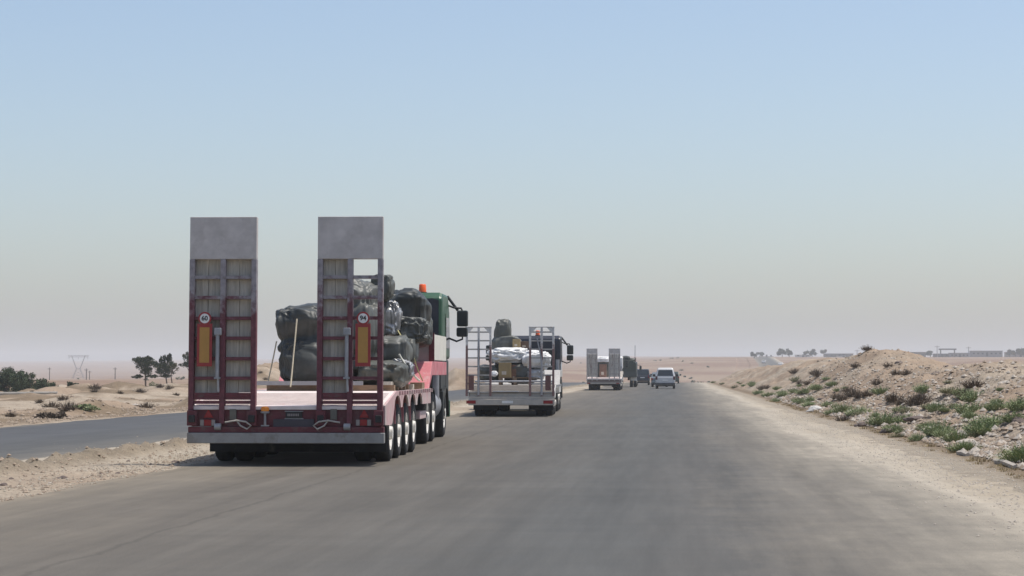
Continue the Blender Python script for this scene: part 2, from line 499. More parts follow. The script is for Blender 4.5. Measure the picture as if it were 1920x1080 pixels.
sheet('road', np.linspace(RL0 - .35, RL1 + .35, 10), RY[RY < 700], lambda X, Y, U: road_z(Y) + 0.0, asph2)

# ------------------------------------------------------------------ haze
hz = MB().box(-4600, 4600, -400, 6600, -8, 62)
hm = bpy.data.materials.new('dusty_air'); hm.use_nodes = True
ht = hm.node_tree; ht.nodes.remove(ht.nodes['Principled BSDF'])
pv = ht.nodes.new('ShaderNodeVolumePrincipled')
pv.inputs['Color'].default_value = (.88, .905, .93, 1)
pv.inputs['Density'].default_value = 3.2e-4
pv.inputs['Anisotropy'].default_value = 0.0
ht.links.new(pv.outputs[0], ht.nodes['Material Output'].inputs['Volume'])
tag(hz.build('haze', hm), kind='stuff')

# ------------------------------------------------------------------ vehicle parts
def worn_red(name, red, grey, z0, z1):
    """paint worn to bare grey metal towards the top of the ramps"""
    m = bpy.data.materials.new(name); m.use_nodes = True
    t = m.node_tree; b = t.nodes['Principled BSDF']
    tc = t.nodes.new('ShaderNodeTexCoord')
    sp = t.nodes.new('ShaderNodeSeparateXYZ'); t.links.new(tc.outputs['Object'], sp.inputs[0])
    n = t.nodes.new('ShaderNodeTexNoise'); n.inputs['Scale'].default_value = 3.5; n.inputs['Detail'].default_value = 8; n.inputs['Roughness'].default_value = .75
    t.links.new(tc.outputs['Object'], n.inputs[0])
    r = t.nodes.new('ShaderNodeMapRange'); r.inputs[1].default_value = z0; r.inputs[2].default_value = z1; r.inputs[3].default_value = -.42; r.inputs[4].default_value = .42
    t.links.new(sp.outputs['Z'], r.inputs[0])
    a = t.nodes.new('ShaderNodeMath'); a.operation = 'ADD'; t.links.new(r.outputs[0], a.inputs[0]); t.links.new(n.outputs[0], a.inputs[1])
    r2 = t.nodes.new('ShaderNodeMapRange'); r2.inputs[1].default_value = .45; r2.inputs[2].default_value = .62
    t.links.new(a.outputs[0], r2.inputs[0])
    n2 = t.nodes.new('ShaderNodeTexNoise'); n2.inputs['Scale'].default_value = 14; n2.inputs['Detail'].default_value = 4
    t.links.new(tc.outputs['Object'], n2.inputs[0])
    mx = t.nodes.new('ShaderNodeMixRGB'); mx.inputs[1].default_value = red + (1,); mx.inputs[2].default_value = grey + (1,)
    t.links.new(r2.outputs[0], mx.inputs[0])
    mr = t.nodes.new('ShaderNodeMapRange'); mr.inputs[1].default_value = .3; mr.inputs[2].default_value = .7; mr.inputs[3].default_value = .75; mr.inputs[4].default_value = 1.25
    t.links.new(n2.outputs[0], mr.inputs[0])
    v = t.nodes.new('ShaderNodeVectorMath'); v.operation = 'SCALE'; t.links.new(mx.outputs[0], v.inputs[0]); t.links.new(mr.outputs[0], v.inputs['Scale'])
    t.links.new(v.outputs[0], b.inputs['Base Color'])
    b.inputs['Roughness'].default_value = .6
    return m

rubber = M('rubber', (.022, .022, .023), .85, .25, 6, c2=(.07, .062, .052), c2_amt=.25)
rim_m = M('rim_paint', (.74, .71, .65), .5, .12, 9, c2=(.35, .31, .26), c2_amt=.35)
hub_m = M('hub_metal', (.35, .34, .33), .5, .2, 9)
dark_m = M('dark_chassis', (.025, .024, .024), .8, .3, 5, c2=(.08, .07, .06), c2_amt=.2)
black_p = M('black_plastic', (.02, .022, .022), .5, .2, 4)
glass_m = M('dark_glass', (.03, .037, .04), .12, .1, 2, spec=.6)
mirror_m = M('mirror_back', (.05, .06, .058), .35, .15, 4)
steel_m = M('dull_steel', (.30, .30, .31), .5, .15, 8, metal=.3)
galv = M('galvanised_bumper', (.27, .262, .25), .55, .14, 5, metal=.15, c2=(.20, .18, .16), c2_amt=.35)
red_m = M('deep_red_paint', (.115, .022, .03), .55, .25, 6, c2=(.11, .06, .055), c2_amt=.35)
pink_m = M('faded_red_paint', (.56, .36, .35), .6, .14, 4, c2=(.52, .44, .40), c2_amt=.55)
pinkred_m = M('sunburnt_red_paint', (.55, .17, .19), .6, .18, 5, c2=(.55, .36, .34), c2_amt=.35)
deck_m = M('dusty_deck_plate', (.68, .59, .55), .8, .10, 5, c2=(.66, .52, .48), c2_amt=.3, bump=.2, bscale=40)
wood_m = M('weathered_plank', (.48, .44, .37), .9, .28, 2.5, bump=.3, stretch=(9, 9, .7), c2=(.36, .325, .27), c2_amt=.35)
plate_m = M('ramp_tip_steel', (.50, .465, .44), .6, .16, 3, c2=(.42, .385, .36), c2_amt=.45)
amber_m = M('amber_lens', (.75, .24, .02), .25, .15, 12)
orange_m = M('orange_lens', (.85, .13, .03), .3, .08, 12)
refl_m = M('amber_reflector', (.42, .22, .05), .4, .08, 8)
reflred_m = M('red_reflector_edge', (.30, .03, .03), .4, .1, 8)
lamp_m = M('red_lamp_lens', (.24, .012, .016), .25, .15, 12)
lampw_m = M('clear_lamp_lens', (.25, .22, .21), .25, .12, 12)
white_m = M('white_paint', (.72, .71, .68), .55, .07, 6)
cream_m = M('cream_panel', (.70, .67, .58), .6, .06, 3, c2=(.52, .47, .38), c2_amt=.25)
text_m = M('black_lettering', (.02, .02, .02), .6, .1, 4)
hose_m = M('rubber_hose', (.35, .33, .30), .6, .2, 9)
rope_m = M('rope', (.50, .44, .32), .9, .15, 30)
ropeg_m = M('yellow_rope', (.52, .47, .24), .9, .15, 30)
ramp_m = worn_red('worn_ramp_paint', (.125, .03, .04), (.26, .235, .245), .6, 2.9)

def make_wheel(parent, x, y, r, wdt, side, dual=True, white=True, n=30, detail=True):
    """one wheel station: outer tyre, inner tyre of a twin, rim"""
    e = bpy.data.objects.new('wheel', None); e.empty_display_size = .1
    col.objects.link(e); e.parent = parent; e.location = (x, y, r)
    s = side
    def tyre(off):
        hw = wdt / 2
        pr = [(-hw * .86, r * .60), (-hw, r * .74), (-hw * .98, r * .90), (-hw * .78, r * .985), (-hw * .3, r), (hw * .3, r), (hw * .78, r * .985), (hw * .98, r * .90), (hw, r * .74), (hw * .86, r * .60)]
        return MB().lathe([(a + off, q) for a, q in pr], (0, 0, 0), 'x', n, close=True).build('tyre', rubber, e, smooth=50)
    tyre(-s * wdt / 2)
    if dual: tyre(-s * (wdt * 1.5 + .05))
    hw = wdt
    deep = -.10 if dual else .02
    pr = [(-s * wdt, r * .58), (-s * .02, r * .62), (-s * .012, r * .60), (-s * .03, r * .54), (-s * (.05 + (.09 if dual else .0)), r * .46), (-s * (.06 + (.09 if dual else 0)), r * .30), (-s * .05, r * .26), (-s * .01 + s * .03, r * .22), (s * .03, r * .0001)]
    rim = MB().lathe(pr, (0, 0, 0), 'x', n).build('rim', rim_m if white else hub_m, e, smooth=40)
    if detail:
        nb = MB()
        for k in range(10):
            t = 2 * math.pi * k / 10
            yy, zz = r * .36 * math.cos(t), r * .36 * math.sin(t)
            x0 = -s * (.055 + (.09 if dual else 0))
            nb.tube([(x0, yy, zz), (x0 + s * .035, yy, zz)], .016, 6)
        nb.build('wheel_nuts', hub_m, e)
    return e

def ramp(parent, x0, x1, zb, zt, lean, rails, rung_z, mats, planks=(), tip=None, depth=.13, rail_w=.08, rung_h=.05, stout=True):
    """loading ramp standing upright at the tail; seen from behind, running surface to the front"""
    m_rail, m_rung, m_plank, m_tip = mats
    e = bpy.data.objects.new('ramp', None); e.empty_display_size = .2
    col.objects.link(e); e.parent = parent
    e.location = (0, 0, zb); e.rotation_euler = (-lean, 0, 0)
    h = zt - zb
    w_ = (x1 - x0)
    tipz = h if tip is None else tip - zb
    for q in rails:
        xx = x0 + q * (w_ - rail_w)
        B('rail', m_rail, e, (xx, xx + rail_w, -.02, depth - .02, 0, tipz), bevel=.006)
    for z in rung_z:
        for k in range(len(rails) - 1):
            xa = x0 + rails[k] * (w_ - rail_w) + rail_w; xb = x0 + rails[k + 1] * (w_ - rail_w)
            B('rung', m_rung, e, (xa - .004, xb + .004, 0.012, depth - .035, z - zb - rung_h / 2, z - zb + rung_h / 2))
    for (xa, xb, za, zc, dy) in planks:
        B('plank', m_plank, e, (xa, xb, depth - .018 + dy, depth + .022 + dy, za - zb, zc - zb))
    if tip is not None:
        B('tip_plate', m_tip, e, (x0 + .002, x1 - .002, -.015, depth - .02, tipz + .002, h), bevel=.008)
    return e

def tarp_mesh(name, size, seed, lump=.16, fold=.055, fs=2.2, sq=.62, flat=.55, mat=None, sub=5, vert=True, cinch=()):
    """a wrapped bundle: a rounded block with sagging lumps and creased folds"""
    bm = bmesh.new()
    bmesh.ops.create_icosphere(bm, subdivisions=sub, radius=1)
    o = Vector((seed * 13.7, seed * 7.1, seed * 3.3))
    for v in bm.verts:
        p = v.co.copy()
        q = Vector([math.copysign(abs(c) ** sq, c) for c in p])
        big = mnoise.noise(p * 1.3 + o) + .5 * mnoise.noise(p * 2.7 + o)
        zs_ = .22 if vert else 1.2
        pp = Vector((p.x * fs * 1.15, p.y * fs * 1.15, p.z * fs * zs_))
        wv = Vector((mnoise.noise(p * 1.4 + o * 2), mnoise.noise(p * 1.4 - o), mnoise.noise(p * 1.4 + o * 3))) * .7
        r1 = 1 - 2 * abs(mnoise.noise(pp + wv + o)) ** .8
        r2 = 1 - 2 * abs(mnoise.noise(pp * 2.1 + wv * 1.7 - o)) ** .9
        amp = .35 + .65 * max(0, mnoise.noise(p * .9 - o * 2) + .35)
        sag = mnoise.noise(Vector((p.x * 1.2, p.y * 1.2, p.z * 4.2)) + wv * 1.2 + o) 
        r3 = 1 - 2 * abs(mnoise.noise(Vector((p.x, p.y, p.z * .6)) * fs * 3.4 + wv * 3 + o)) ** .8
        k = 1 + lump * big + fold * amp * (r1 + .5 * r2 + .34 * r3) + fold * .7 * sag
        for (cz, cw) in cinch: k *= 1 - .13 * math.exp(-((p.z - cz - .12 * p.x) / cw) ** 2)
        q = Vector((q.x * k * size[0], q.y * k * size[1], q.z * k * size[2]))
        if q.z < -flat * size[2]: q.z = -flat * size[2] + (q.z + flat * size[2]) * .12
        v.co = q
    me = bpy.data.meshes.new(name)
    bm.to_mesh(me); bm.free()
    me.shade_smooth()
    if mat: me.materials.append(mat)
    return me

def bundle(name, label, cat, c, size, seed, mat, group=None, rz=0, **k):
    o = bpy.data.objects.new(name, tarp_mesh(name, size, seed, mat=mat, **k))
    col.objects.link(o); o.location = c; o.rotation_euler = (0, 0, rz)
    return tag(o, label, cat, group)

tarp_black = M('black_tarpaulin', (.043, .047, .044), .50, .3, 5, bump=.22, bscale=4, spec=.4)
tarp_grey = M('grey_tarpaulin', (.105, .108, .097), .48, .25, 4, bump=.22, bscale=4, spec=.4)
tarp_olive = M('olive_tarpaulin', (.085, .088, .075), .5, .2, 4, bump=.25, bscale=9)
tarp_white = M('white_sheeting', (.66, .655, .64), .85, .15, 4, bump=.2, bscale=5)
tarp_foil = M('silvery_wrap', (.34, .34, .34), .3, .35, 7, metal=.3, bump=.4, bscale=8)
card_m = M('cardboard', (.30, .22, .11), .85, .12, 6)
brown_m = M('brown_wood', (.24, .16, .10), .85, .25, 6, stretch=(1, 1, 6))

def rope(name, label, pts, r, mat, group=None):
    P = [Vector(p) for p in pts]
    out = []
    for i in range(len(P) - 1):
        for k in range(5):
            t = k / 5
            q = P[i].lerp(P[i + 1], t)
            q.z -= .02 * math.sin(math.pi * t)
            out.append(q)
    out.append(P[-1])
    return tag(MB().tube(out, r, 6).build(name, mat, smooth=60), label, 'rope', group)

class Frame:
    """local frame of a vehicle: origin at the tail centre on the road, y forward"""
    def __init__(s, px, Y, yaw):
        p = at(px, 800, Y)
        s.o = Vector((p.x, Y, 0)); s.yaw = R(yaw)
        s.m = Matrix.Translation(s.o) @ Matrix.Rotation(s.yaw, 4, 'Z')
        s.i = s.m.inverted()
    def w(s, p): return s.m @ Vector(p)
    def px(s, px, py, yl):
        """local point seen at a photo pixel at local depth yl"""
        q = at(px, py, s.o.y + yl)
        l = s.i @ q
        return Vector((l.x, yl, l.z))

# ------------------------------------------------------------------ lowbed trailer
def lowbed(F, name, label, cfg):
    t = thing('lowbed_trailer', label, 'trailer', F.o, F.yaw, 'lowbed trailers of the convoy')
    W = cfg['hw']; zd = cfg['zd']; zt = cfg['zt']; ytail = cfg['ytail']; L = cfg['L']
    c = cfg['mats']; wr = cfg['wr']
    ax = cfg['axles']
    B('bumper', c['bumper'], t, (-W, W, -.06, .09, cfg['zb0'], cfg['zb1']), bevel=.012)
    B('rear_sill', c['sill'], t, (-W + .01, W - .01, -.02, .12, cfg['zb1'] + .002, cfg['zb1'] + .09), bevel=.008)
    B('rear_panel', c['sill'], t, (-W + .05, W - .05, .05, .12, cfg['zb1'] + .094, zt - .052))
    MB().prism_x([(.02, zt - .05), (ytail, zd - .055), (ytail, zd), (.02, zt)], -W + .04, W - .04).build('tail_deck', c['deck'], t)
    # checker strips across the sloping tail
    st = MB()
    k = .16
    while k < ytail - .1:
        z = zt + (zd - zt) * (k - .02) / (ytail - .02)
        st.box(-W + .10, W - .10, k, k + .025, z - .003, z + .009); k += .14
    st.build('grip_bars', c['deck'], t)
    B('main_deck', c['deck'], t, (-W + .04, W - .04, ytail + .002, L, zd - .055, zd))
    for s in (-1, 1):
        # side skirt, cut out over every wheel
        r = wr
        pts = [(.10, zt + .01), (ytail, zd + .02), (L - .1, zd + .02), (L - .1, zd - .26), (ax[-1] + r + .28, zd - .255)]
        for a in reversed(ax):
            pts += [(a + r * .95 + .08, zd - .25)] + [(a + (r + .08) * .95 * math.cos(R(q)), zd - .25 + .205 * math.sin(R(q))) for q in (12, 35, 60, 90, 120, 145, 168)] + [(a - r * .95 - .08, zd - .25)]
        pts += [(ax[0] - r - .35, .62), (ax[0] - r - .62, .60), (.10, .62)]
        x = s * W
        MB().prism_x(pts, min(x, x - s * .03), max(x, x - s * .03)).build('side_skirt', c['skirt'], t)
        MB().prism_x([(.14, .50), (L + .5, .50), (L + .5, zd - .06), (ytail, zd - .06), (.14, zt - .06)], s * .48 - .07, s * .48 + .07).build('chassis_beam', c['frame'], t)
        # mudguard plates between the wheels
        for i in range(len(ax) - 1):
            ym = (ax[i] + ax[i + 1]) / 2
            B('mudguard', c['guard'], t, (min(s * (W - .10), s * (W - .62)), max(s * (W - .10), s * (W - .62)), ym - .02, ym + .02, zd - .52, zd - .08))
        nl = int((L - .6) / .42)
        for k in range(nl):
            y = .9 + k * .42
            if y > ytail: B('lashing_tab', c['skirt'], t, (min(s * (W + .002), s * (W + .03)), max(s * (W + .002), s * (W + .03)), y, y + .07, zd - .05, zd + .015))
    for a in ax:
        MB().tube([(-W + .3, a, wr), (W - .3, a, wr)], .065, 10).build('axle', dark_m, t, smooth=40)
        for s in (-1, 1):
            make_wheel(t, s * (W - .10), a, wr, cfg['tw'], s, True, True, 28 if cfg['near'] else 18, cfg['near'])
    # gooseneck
    g = cfg['goose']   # y0, y1, y2, z_low, z_top
    MB().prism_x([(L + .002, zd - .05), (L + .002, zd), (g[0], g[4]), (g[2], g[4]), (g[2], g[3]), (g[1], g[3])], -W + .05, W - .05).build('gooseneck', c['goose'], t, bevel=.01)
    if cfg.get('bulkhead'):
        y0, y1, z1 = cfg['bulkhead']
        B('bulkhead', c['bulk'], t, (-W + .12, W - .14, y0, y0 + .06, g[4] + .002, z1))
        for s in (-1, 1):
            B('corner_post', c['sill'], t, (min(s * (W - .14), s * (W - .04)), max(s * (W - .14), s * (W - .04)), y0 - .01, y0 + .10, g[4] + .002, z1 + .03))
            xa, xb = sorted((s * (W - .05), s * (W - .09)))
            B('side_panel', c['side'], t, (xa, xb, y0 + .104, y1, g[4] + .03, z1))
        B('front_panel', c['bulk'], t, (-W + .12, W - .12, y1 + .002, y1 + .05, g[4] + .002, z1))
    return t

F1 = Frame(536, 32.0, 1.6)
M1 = dict(bumper=galv, sill=red_m, deck=deck_m, skirt=pink_m, frame=red_m, guard=pinkred_m, goose=pinkred_m, bulk=M('grey_bulkhead', (.25, .25, .235), .7, .12, 3, c2=(.25, .2, .18), c2_amt=.3), side=cream_m)
T1 = lowbed(F1, 'lowbed_trailer', 'dark red four-axle lowbed trailer with two tall plank-filled ramps, grey tips and speed discs',
            dict(hw=1.5, zd=1.10, zt=.905, ytail=1.75, L=8.2, zb0=.345, zb1=.505, wr=.45, tw=.26, axles=[1.95, 3.25, 4.55, 5.85], mats=M1, near=True,
                 goose=(9.0, 9.0, 12.5, 1.36, 1.63), bulkhead=(9.3, 12.4, 2.16)))
# the plank-filled ramps, speed discs, reflectors, hydraulic struts
zs = [1.42 + (698 - p) / 125 for p in (517, 555.5, 595, 633, 672, 709)]
rz_all = zs + [1.03, .965]
def planks_for(xa, xb, seed, z0, z1):
    rr = random.Random(seed)
    mid = (xa + xb) / 2 + rr.uniform(-.03, .03)
    return [(xa, mid - .002, z0 + rr.uniform(0, .03), z1, rr.uniform(0, .006)), (mid + .002 - (.006 if False else 0), xb, z0 + rr.uniform(0, .03), z1, .012 + rr.uniform(0, .006))]
ZB, ZT, TIP = .64, 3.79, 3.14
RX = [(-1.495, -.465), (.465, 1.465)]
for i, (xa, xb) in enumerate(RX):
    wd = xb - xa
    mid0, mid1 = xa + .5 * (wd - .08), xa + .5 * (wd - .08) + .08
    pl = planks_for(xa + .05, mid0 + .035, 3 + i, 1.09, 3.16)
    if i == 0:
        pl += planks_for(mid1 - .035, xb - .05, 9, 1.09, 3.16)
    r_ = ramp(T1, xa, xb, ZB, ZT, R(1.6), (0, .5, 1), rz_all, (ramp_m, ramp_m, wood_m, plate_m), pl, TIP)
    B('foot_box', red_m, r_, (xa + .085, mid0 - .002, 0.0, .10, .405, .47), (mid1 + .002, xb - .085, 0.0, .10, .405, .47))
    px = 382.5 if i == 0 else 683
    cx = xa + (px - (351 if i == 0 else 594)) / 126 * 1.0
    zc = lambda p: 1.42 + (698 - p) / 125 - ZB
    B('reflector_board', reflred_m, r_, (cx - .115, cx + .115, -.055, -.035, zc(687), zc(606)))
    B('reflector_strip', refl_m, r_, (cx - .075, cx + .075, -.062, -.0552, zc(680), zc(613)))
    B('board_bracket', red_m, r_, (cx - .10, cx + .10, -.034, .02, zc(640), zc(632)), (cx - .10, cx + .10, -.034, .02, zc(670), zc(662)))
    MB().lathe([(-.058, .10), (-.04, .10)], (cx, 0, zc(596)), 'y', 28).build('speed_disc', reflred_m, r_)
    MB().lathe([(-.0635, .074), (-.0585, .074)], (cx, 0, zc(596)), 'y', 28).build('disc_face', white_m, r_)
    text_mesh('speed_number', '60' if i == 0 else '94', .098, text_m, r_, (cx, -.066, zc(596)), (R(90), 0, 0))
    sx = xa + (408 - 351) / 126 if i == 0 else xa + (652 - 594) / 126
    MB().tube([(sx, -.075, zc(709)), (sx, -.065, zc(628))], .030, 10).build('hydraulic_cylinder', steel_m, r_, smooth=40)
    MB().tube([(sx + .02, -.07, zc(735)), (sx + .01, -.07, zc(709) + .002)], .018, 8).build('piston_rod', hub_m, r_, smooth=40)
    B('cylinder_bracket', steel_m, r_, (sx - .05, sx + .06, -.10, -.021, zc(628), zc(614)), bevel=.01)
    B('cylinder_foot', steel_m, r_, (sx - .045, sx + .045, -.10, -.021, zc(711), zc(707)))
    hx = sx + .01
    MB().lathe([(-.05, .052), (.05, .052)], (hx, -.02, -.045), 'x', 12).build('hinge_roller', steel_m, r_, smooth=40)
    for q in (xa + .07, xb - .05):
        B('hinge_plate', red_m, r_, (q - .075, q + .075, -.07, -.021, -.03, .20), bevel=.008)
        B('hinge_block', dark_m, r_, (q - .045, q + .05, -.11, -.071, .02, .13), bevel=.008)
    # looped air hose at the hinge
    pts = [(hx + .12, -.09, .02), (hx + .3, -.11, .05), (hx + .44, -.12, .03), (hx + .52, -.12, -.03), (hx + .46, -.12, -.08), (hx + .36, -.11, -.03), (hx + .3, -.1, .05)]
    if i == 1: pts = [(hx - .1 - (p[0] - hx - .12), p[1], p[2]) for p in pts]
    MB().tube(pts, .014, 6).build('air_hose', hose_m, r_, smooth=60)
# tail lights, plate, beacon
def tl(pxa, pya, pxb, pyb): 
    a = F1.px(pxa, pya, 0); b = F1.px(pxb, pyb, 0)
    return min(a.x, b.x), max(a.x, b.x), min(a.z, b.z), max(a.z, b.z)
for (pc) in (391, 682):
    a = tl(pc - 9, 783, pc + 9, 767)
    MB().prism_y([(a[0], a[2]), (a[1], a[2]), ((a[0] + a[1]) / 2, a[3])], .028, .048).build('triangle_reflector', lamp_m, T1)
    a = tl(pc - 15, 798, pc + 13, 787)
    B('tail_lamp', lamp_m, T1, (a[0] + .06, a[1] - .06, .0, .045, a[2], a[3]))
    B('tail_lamp_end', lampw_m, T1, (a[0], a[0] + .055, .0, .045, a[2], a[3]), (a[1] - .055, a[1], .0, .045, a[2], a[3]))
a = tl(535, 784, 566, 772)
B('number_plate', text_m, T1, (a[0], a[1], .02, .048, a[2], a[3]))
B('plate_frame', hub_m, T1, (a[0] - .015, a[1] + .015, .03, .0485, a[2] - .015, a[2] - .001), (a[0] - .015, a[1] + .015, .03, .0485, a[3] + .001, a[3] + .012))
B('plate_lettering', lampw_m, T1, *[(a[0] + .03 + k * .026, a[0] + .048 + k * .026, .014, .0198, a[2] + .03, a[3] - .03) for k in range(7)])
a = tl(512, 803, 588, 786)
B('dark_panel', M('dark_recess_panel', (.05, .045, .055), .6, .2, 4), T1, (a[0], a[1], .015, .049, a[2], a[3]))
p = F1.px(497, 800, -.0)
B('beacon_foot', steel_m, T1, (p.x - .06, p.x + .06, -.015, .0485, .602, .622))
MB().tube([(p.x, .0, .615), (p.x, .0, .80)], .02, 8).build('beacon_stem', steel_m, T1, smooth=40)
MB().lathe([(.80, .065), (.83, .07)], (p.x, .0, 0), 'z', 16).build('beacon_base', steel_m, T1, smooth=40)
MB().lathe([(.831, .06), (.87, .062), (.895, .052), (.905, .03), (.907, .001)], (p.x, .0, 0), 'z', 18).build('beacon_lens', amber_m, T1, smooth=60)
for q in (437, 625):
    a = tl(q - 6, 787, q + 6, 767)
    B('bracket', M('worn_bracket', (.13, .12, .10), .7, .2, 6), T1, (a[0], a[1], .005, .049, a[2], a[3]))
for s in (-1, 1):
    B('mud_flap', rubber, T1, (min(s * .62, s * 1.38), max(s * .62, s * 1.38), 1.30, 1.32, .22, .62))
B('underbody_shade_sheet', rubber, T1, (-1.40, 1.40, 1.26, 1.28, .17, .55))  # dark sheet added to deepen the shade under the tail
B('underrun_bar', steel_m, T1, (-1.35, 1.35, 9.0, 9.1, .55, .63))
for s in (-1, 1):
    B('side_locker', pink_m, T1, (min(s * .92, s * 1.42), max(s * .92, s * 1.42), 6.75, 8.0, .56, .70), bevel=.01)

# ------------------------------------------------------------------ tractor
def tractor(F, label, cfg):
    t = thing('tractor_truck', label, 'truck', F.o, F.yaw, 'tractor units of the convoy')
    yc, zr, hw = cfg['yc'], cfg['zr'], cfg['hw']      # cab rear wall, roof height, half width
    c = cfg['cab']
    y1 = yc + 2.15
    zc_ = cfg.get('zc', 1.7)
    cab = MB().prism_x([(yc, zc_), (yc, zr - .12), (yc + .18, zr), (yc + 1.55, zr), (y1 - .12, zr - .35), (y1, 2.0), (y1, zc_)], -hw, hw).build('cab', c, t, bevel=.07)
    MB().prism_x([(yc + .02, 1.05), (yc + .02, zc_ - .002), (y1 - .01, zc_ - .002), (y1 - .01, .55), (yc + 1.95, .55), (yc + 1.7, .95), (yc + .55, .95), (yc + .3, 1.05)], -hw + .03, hw - .03).build('cab_base', cfg.get('base', black_p), t, bevel=.03)
    for s in (-1, 1):
        x0, x1 = sorted((s * (hw - .01), s * (hw + .012)))
        MB().prism_x([(yc + .95, 1.95), (yc + .95, 2.62), (yc + 1.75, 2.62), (yc + 2.0, 1.95)], x0, x1).build('side_window', glass_m, t)
        xd0, xd1 = sorted((s * (hw + .001), s * (hw + .008)))
        B('door_seam', black_p, t, (xd0, xd1, yc + .86, yc + .875, 1.1, 2.7))
        if cfg.get('skirt'):
            B('side_fairing', cfg['skirt'], t, (min(s * (hw - .02), s * (hw + .02)), max(s * (hw - .02), s * (hw + .02)), yc + .05, yc + .8, 1.3, 1.8))
        # mirrors on their arms
        y = yc + 1.75
        xm = s * (hw + .31)
        MB().tube([(s * (hw - .03), y, zr - .22), (s * (hw + .12), y, zr - .28), (xm - s * .03, y, zr - .29), (xm, y, zr - .36)], .022, 8).build('mirror_arm', black_p, t, smooth=60)
        MB().tube([(s * (hw - .02), y, zr - .95), (s * (hw + .18), y, zr - 1.03), (xm, y, zr - .98), (xm, y, zr - .90)], .022, 8).build('mirror_arm', black_p, t, smooth=60)
        MB().tube([(s * (hw - .04), y + .12, zr - .02), (s * (hw + .20), y + .10, zr - .34)], .032, 8).build('visor_bracket', black_p, t, smooth=60)
        mm = B('mirror', mirror_m, t, (xm - .125, xm + .125, y - .05, y + .10, zr - .70, zr - .34), bevel=.04)
        B('mirror_glass', glass_m, mm, (xm - .10, xm + .10, y - .058, y - .0505, zr - .675, zr - .365))
        mm = B('lower_mirror', mirror_m, t, (xm - .135, xm + .12, y - .05, y + .10, zr - .93, zr - .72), bevel=.04)
        B('mirror_glass', glass_m, mm, (xm - .11, xm + .095, y - .058, y - .0505, zr - .91, zr - .74))
        # rear mudguards over the drive axles
        for a in cfg['drive']:
            arc = [(a + .58 * math.cos(R(k)), .52 + .58 * math.sin(R(k))) for k in range(15, 170, 15)]
            arc2 = [(a + .55 * math.cos(R(k)), .52 + .55 * math.sin(R(k))) for k in range(165, 10, -15)]
            xa, xb = sorted((s * (hw - .62), s * (hw - .02)))
            MB().prism_x(arc + arc2, xa, xb).build('mudguard', black_p, t, smooth=40)
            make_wheel(t, s * (hw - .02), a, .51, .29, s, True, True, 28, cfg['near'])
        make_wheel(t, s * (hw - .04), cfg['steer'], .51, .30, s, False, True, 28, cfg['near'])
        arc = [(cfg['steer'] + .62 * math.cos(R(k)), .52 + .62 * math.sin(R(k))) for k in range(-5, 190, 15)]
        arc2 = [(cfg['steer'] + .56 * math.cos(R(k)), .52 + .56 * math.sin(R(k))) for k in range(185, -10, -15)]
        xa, xb = sorted((s * (hw - .40), s * (hw + .01)))
        MB().prism_x(arc + arc2, xa, xb).build('wheel_arch', black_p, t, smooth=40)
        B('chassis_rail', dark_m, t, (min(s * .36, s * .46), max(s * .36, s * .46), cfg['drive'][0] - .7, yc + 1.9, .72, .98))
        # tank, battery box and steps between the axles
        MB().lathe([(cfg['drive'][-1] + .72, .30), (cfg['drive'][-1] + .74, .33), (cfg['steer'] - .95, .33), (cfg['steer'] - .93, .30)], (s * (hw - .36), 0, .72), 'y', 20).build('fuel_tank', steel_m if s > 0 else dark_m, t, smooth=40)
        B('step_box', black_p, t, (min(s * (hw - .55), s * hw), max(s * (hw - .55), s * hw), cfg['steer'] - .92, cfg['steer'] - .66, .40, 1.02), bevel=.02)
    MB().tube([(hw - .12, yc - .22, .8), (hw - .12, yc - .22, 1.9)], .075, 12).build('exhaust_stack', steel_m, t, smooth=40)
    B('air_intake', black_p, t, (hw - .42, hw - .22, yc - .20, yc - .005, 1.1, zr - .5), bevel=.02)
    B('bumper', c, t, (-hw, hw, y1 - .05, y1 + .10, .42, .80), bevel=.03)
    MB().prism_x([(y1 - .085, 2.04), (y1 - .06, 2.04), (y1 - .40, zr - .14), (y1 - .425, zr - .14)], -hw + .12, hw - .12).build('windscreen', glass_m, t)
    B('fifth_wheel', dark_m, t, (-.5, .5, cfg['drive'][0] - .1, cfg['drive'][-1] + .3, .985, 1.3))
    if cfg.get('back'):
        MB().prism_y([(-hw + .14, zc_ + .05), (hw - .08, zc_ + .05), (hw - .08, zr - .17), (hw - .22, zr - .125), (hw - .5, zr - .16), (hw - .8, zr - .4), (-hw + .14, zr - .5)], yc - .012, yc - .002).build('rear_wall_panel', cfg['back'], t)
    for k in cfg.get('beacons', []):
        MB().lathe([(zr - .01, .10), (zr + .03, .10)], (k[0], k[1], 0), 'z', 18).build('beacon_base', black_p, t, smooth=40)
        MB().lathe([(zr + .031, .085), (zr + .19, .075), (zr + .205, .06), (zr + .207, .001)], (k[0], k[1], 0), 'z', 20).build('beacon_lens', orange_m, t, smooth=50)
    return t

green_m = M('green_cab_paint', (.03, .095, .05), .4, .12, 2, c2=(.06, .12, .075), c2_amt=.25)
tractor(F1, 'green cab-over tractor with orange roof beacon hauling the dark red lowbed', dict(yc=13.6, zr=3.14, hw=1.27, cab=green_m, drive=[10.35, 11.7], steer=14.75, near=True, back=M('dark_cab_back', (.03, .036, .045), .5, .2, 3), beacons=[(.78, 14.3)]))

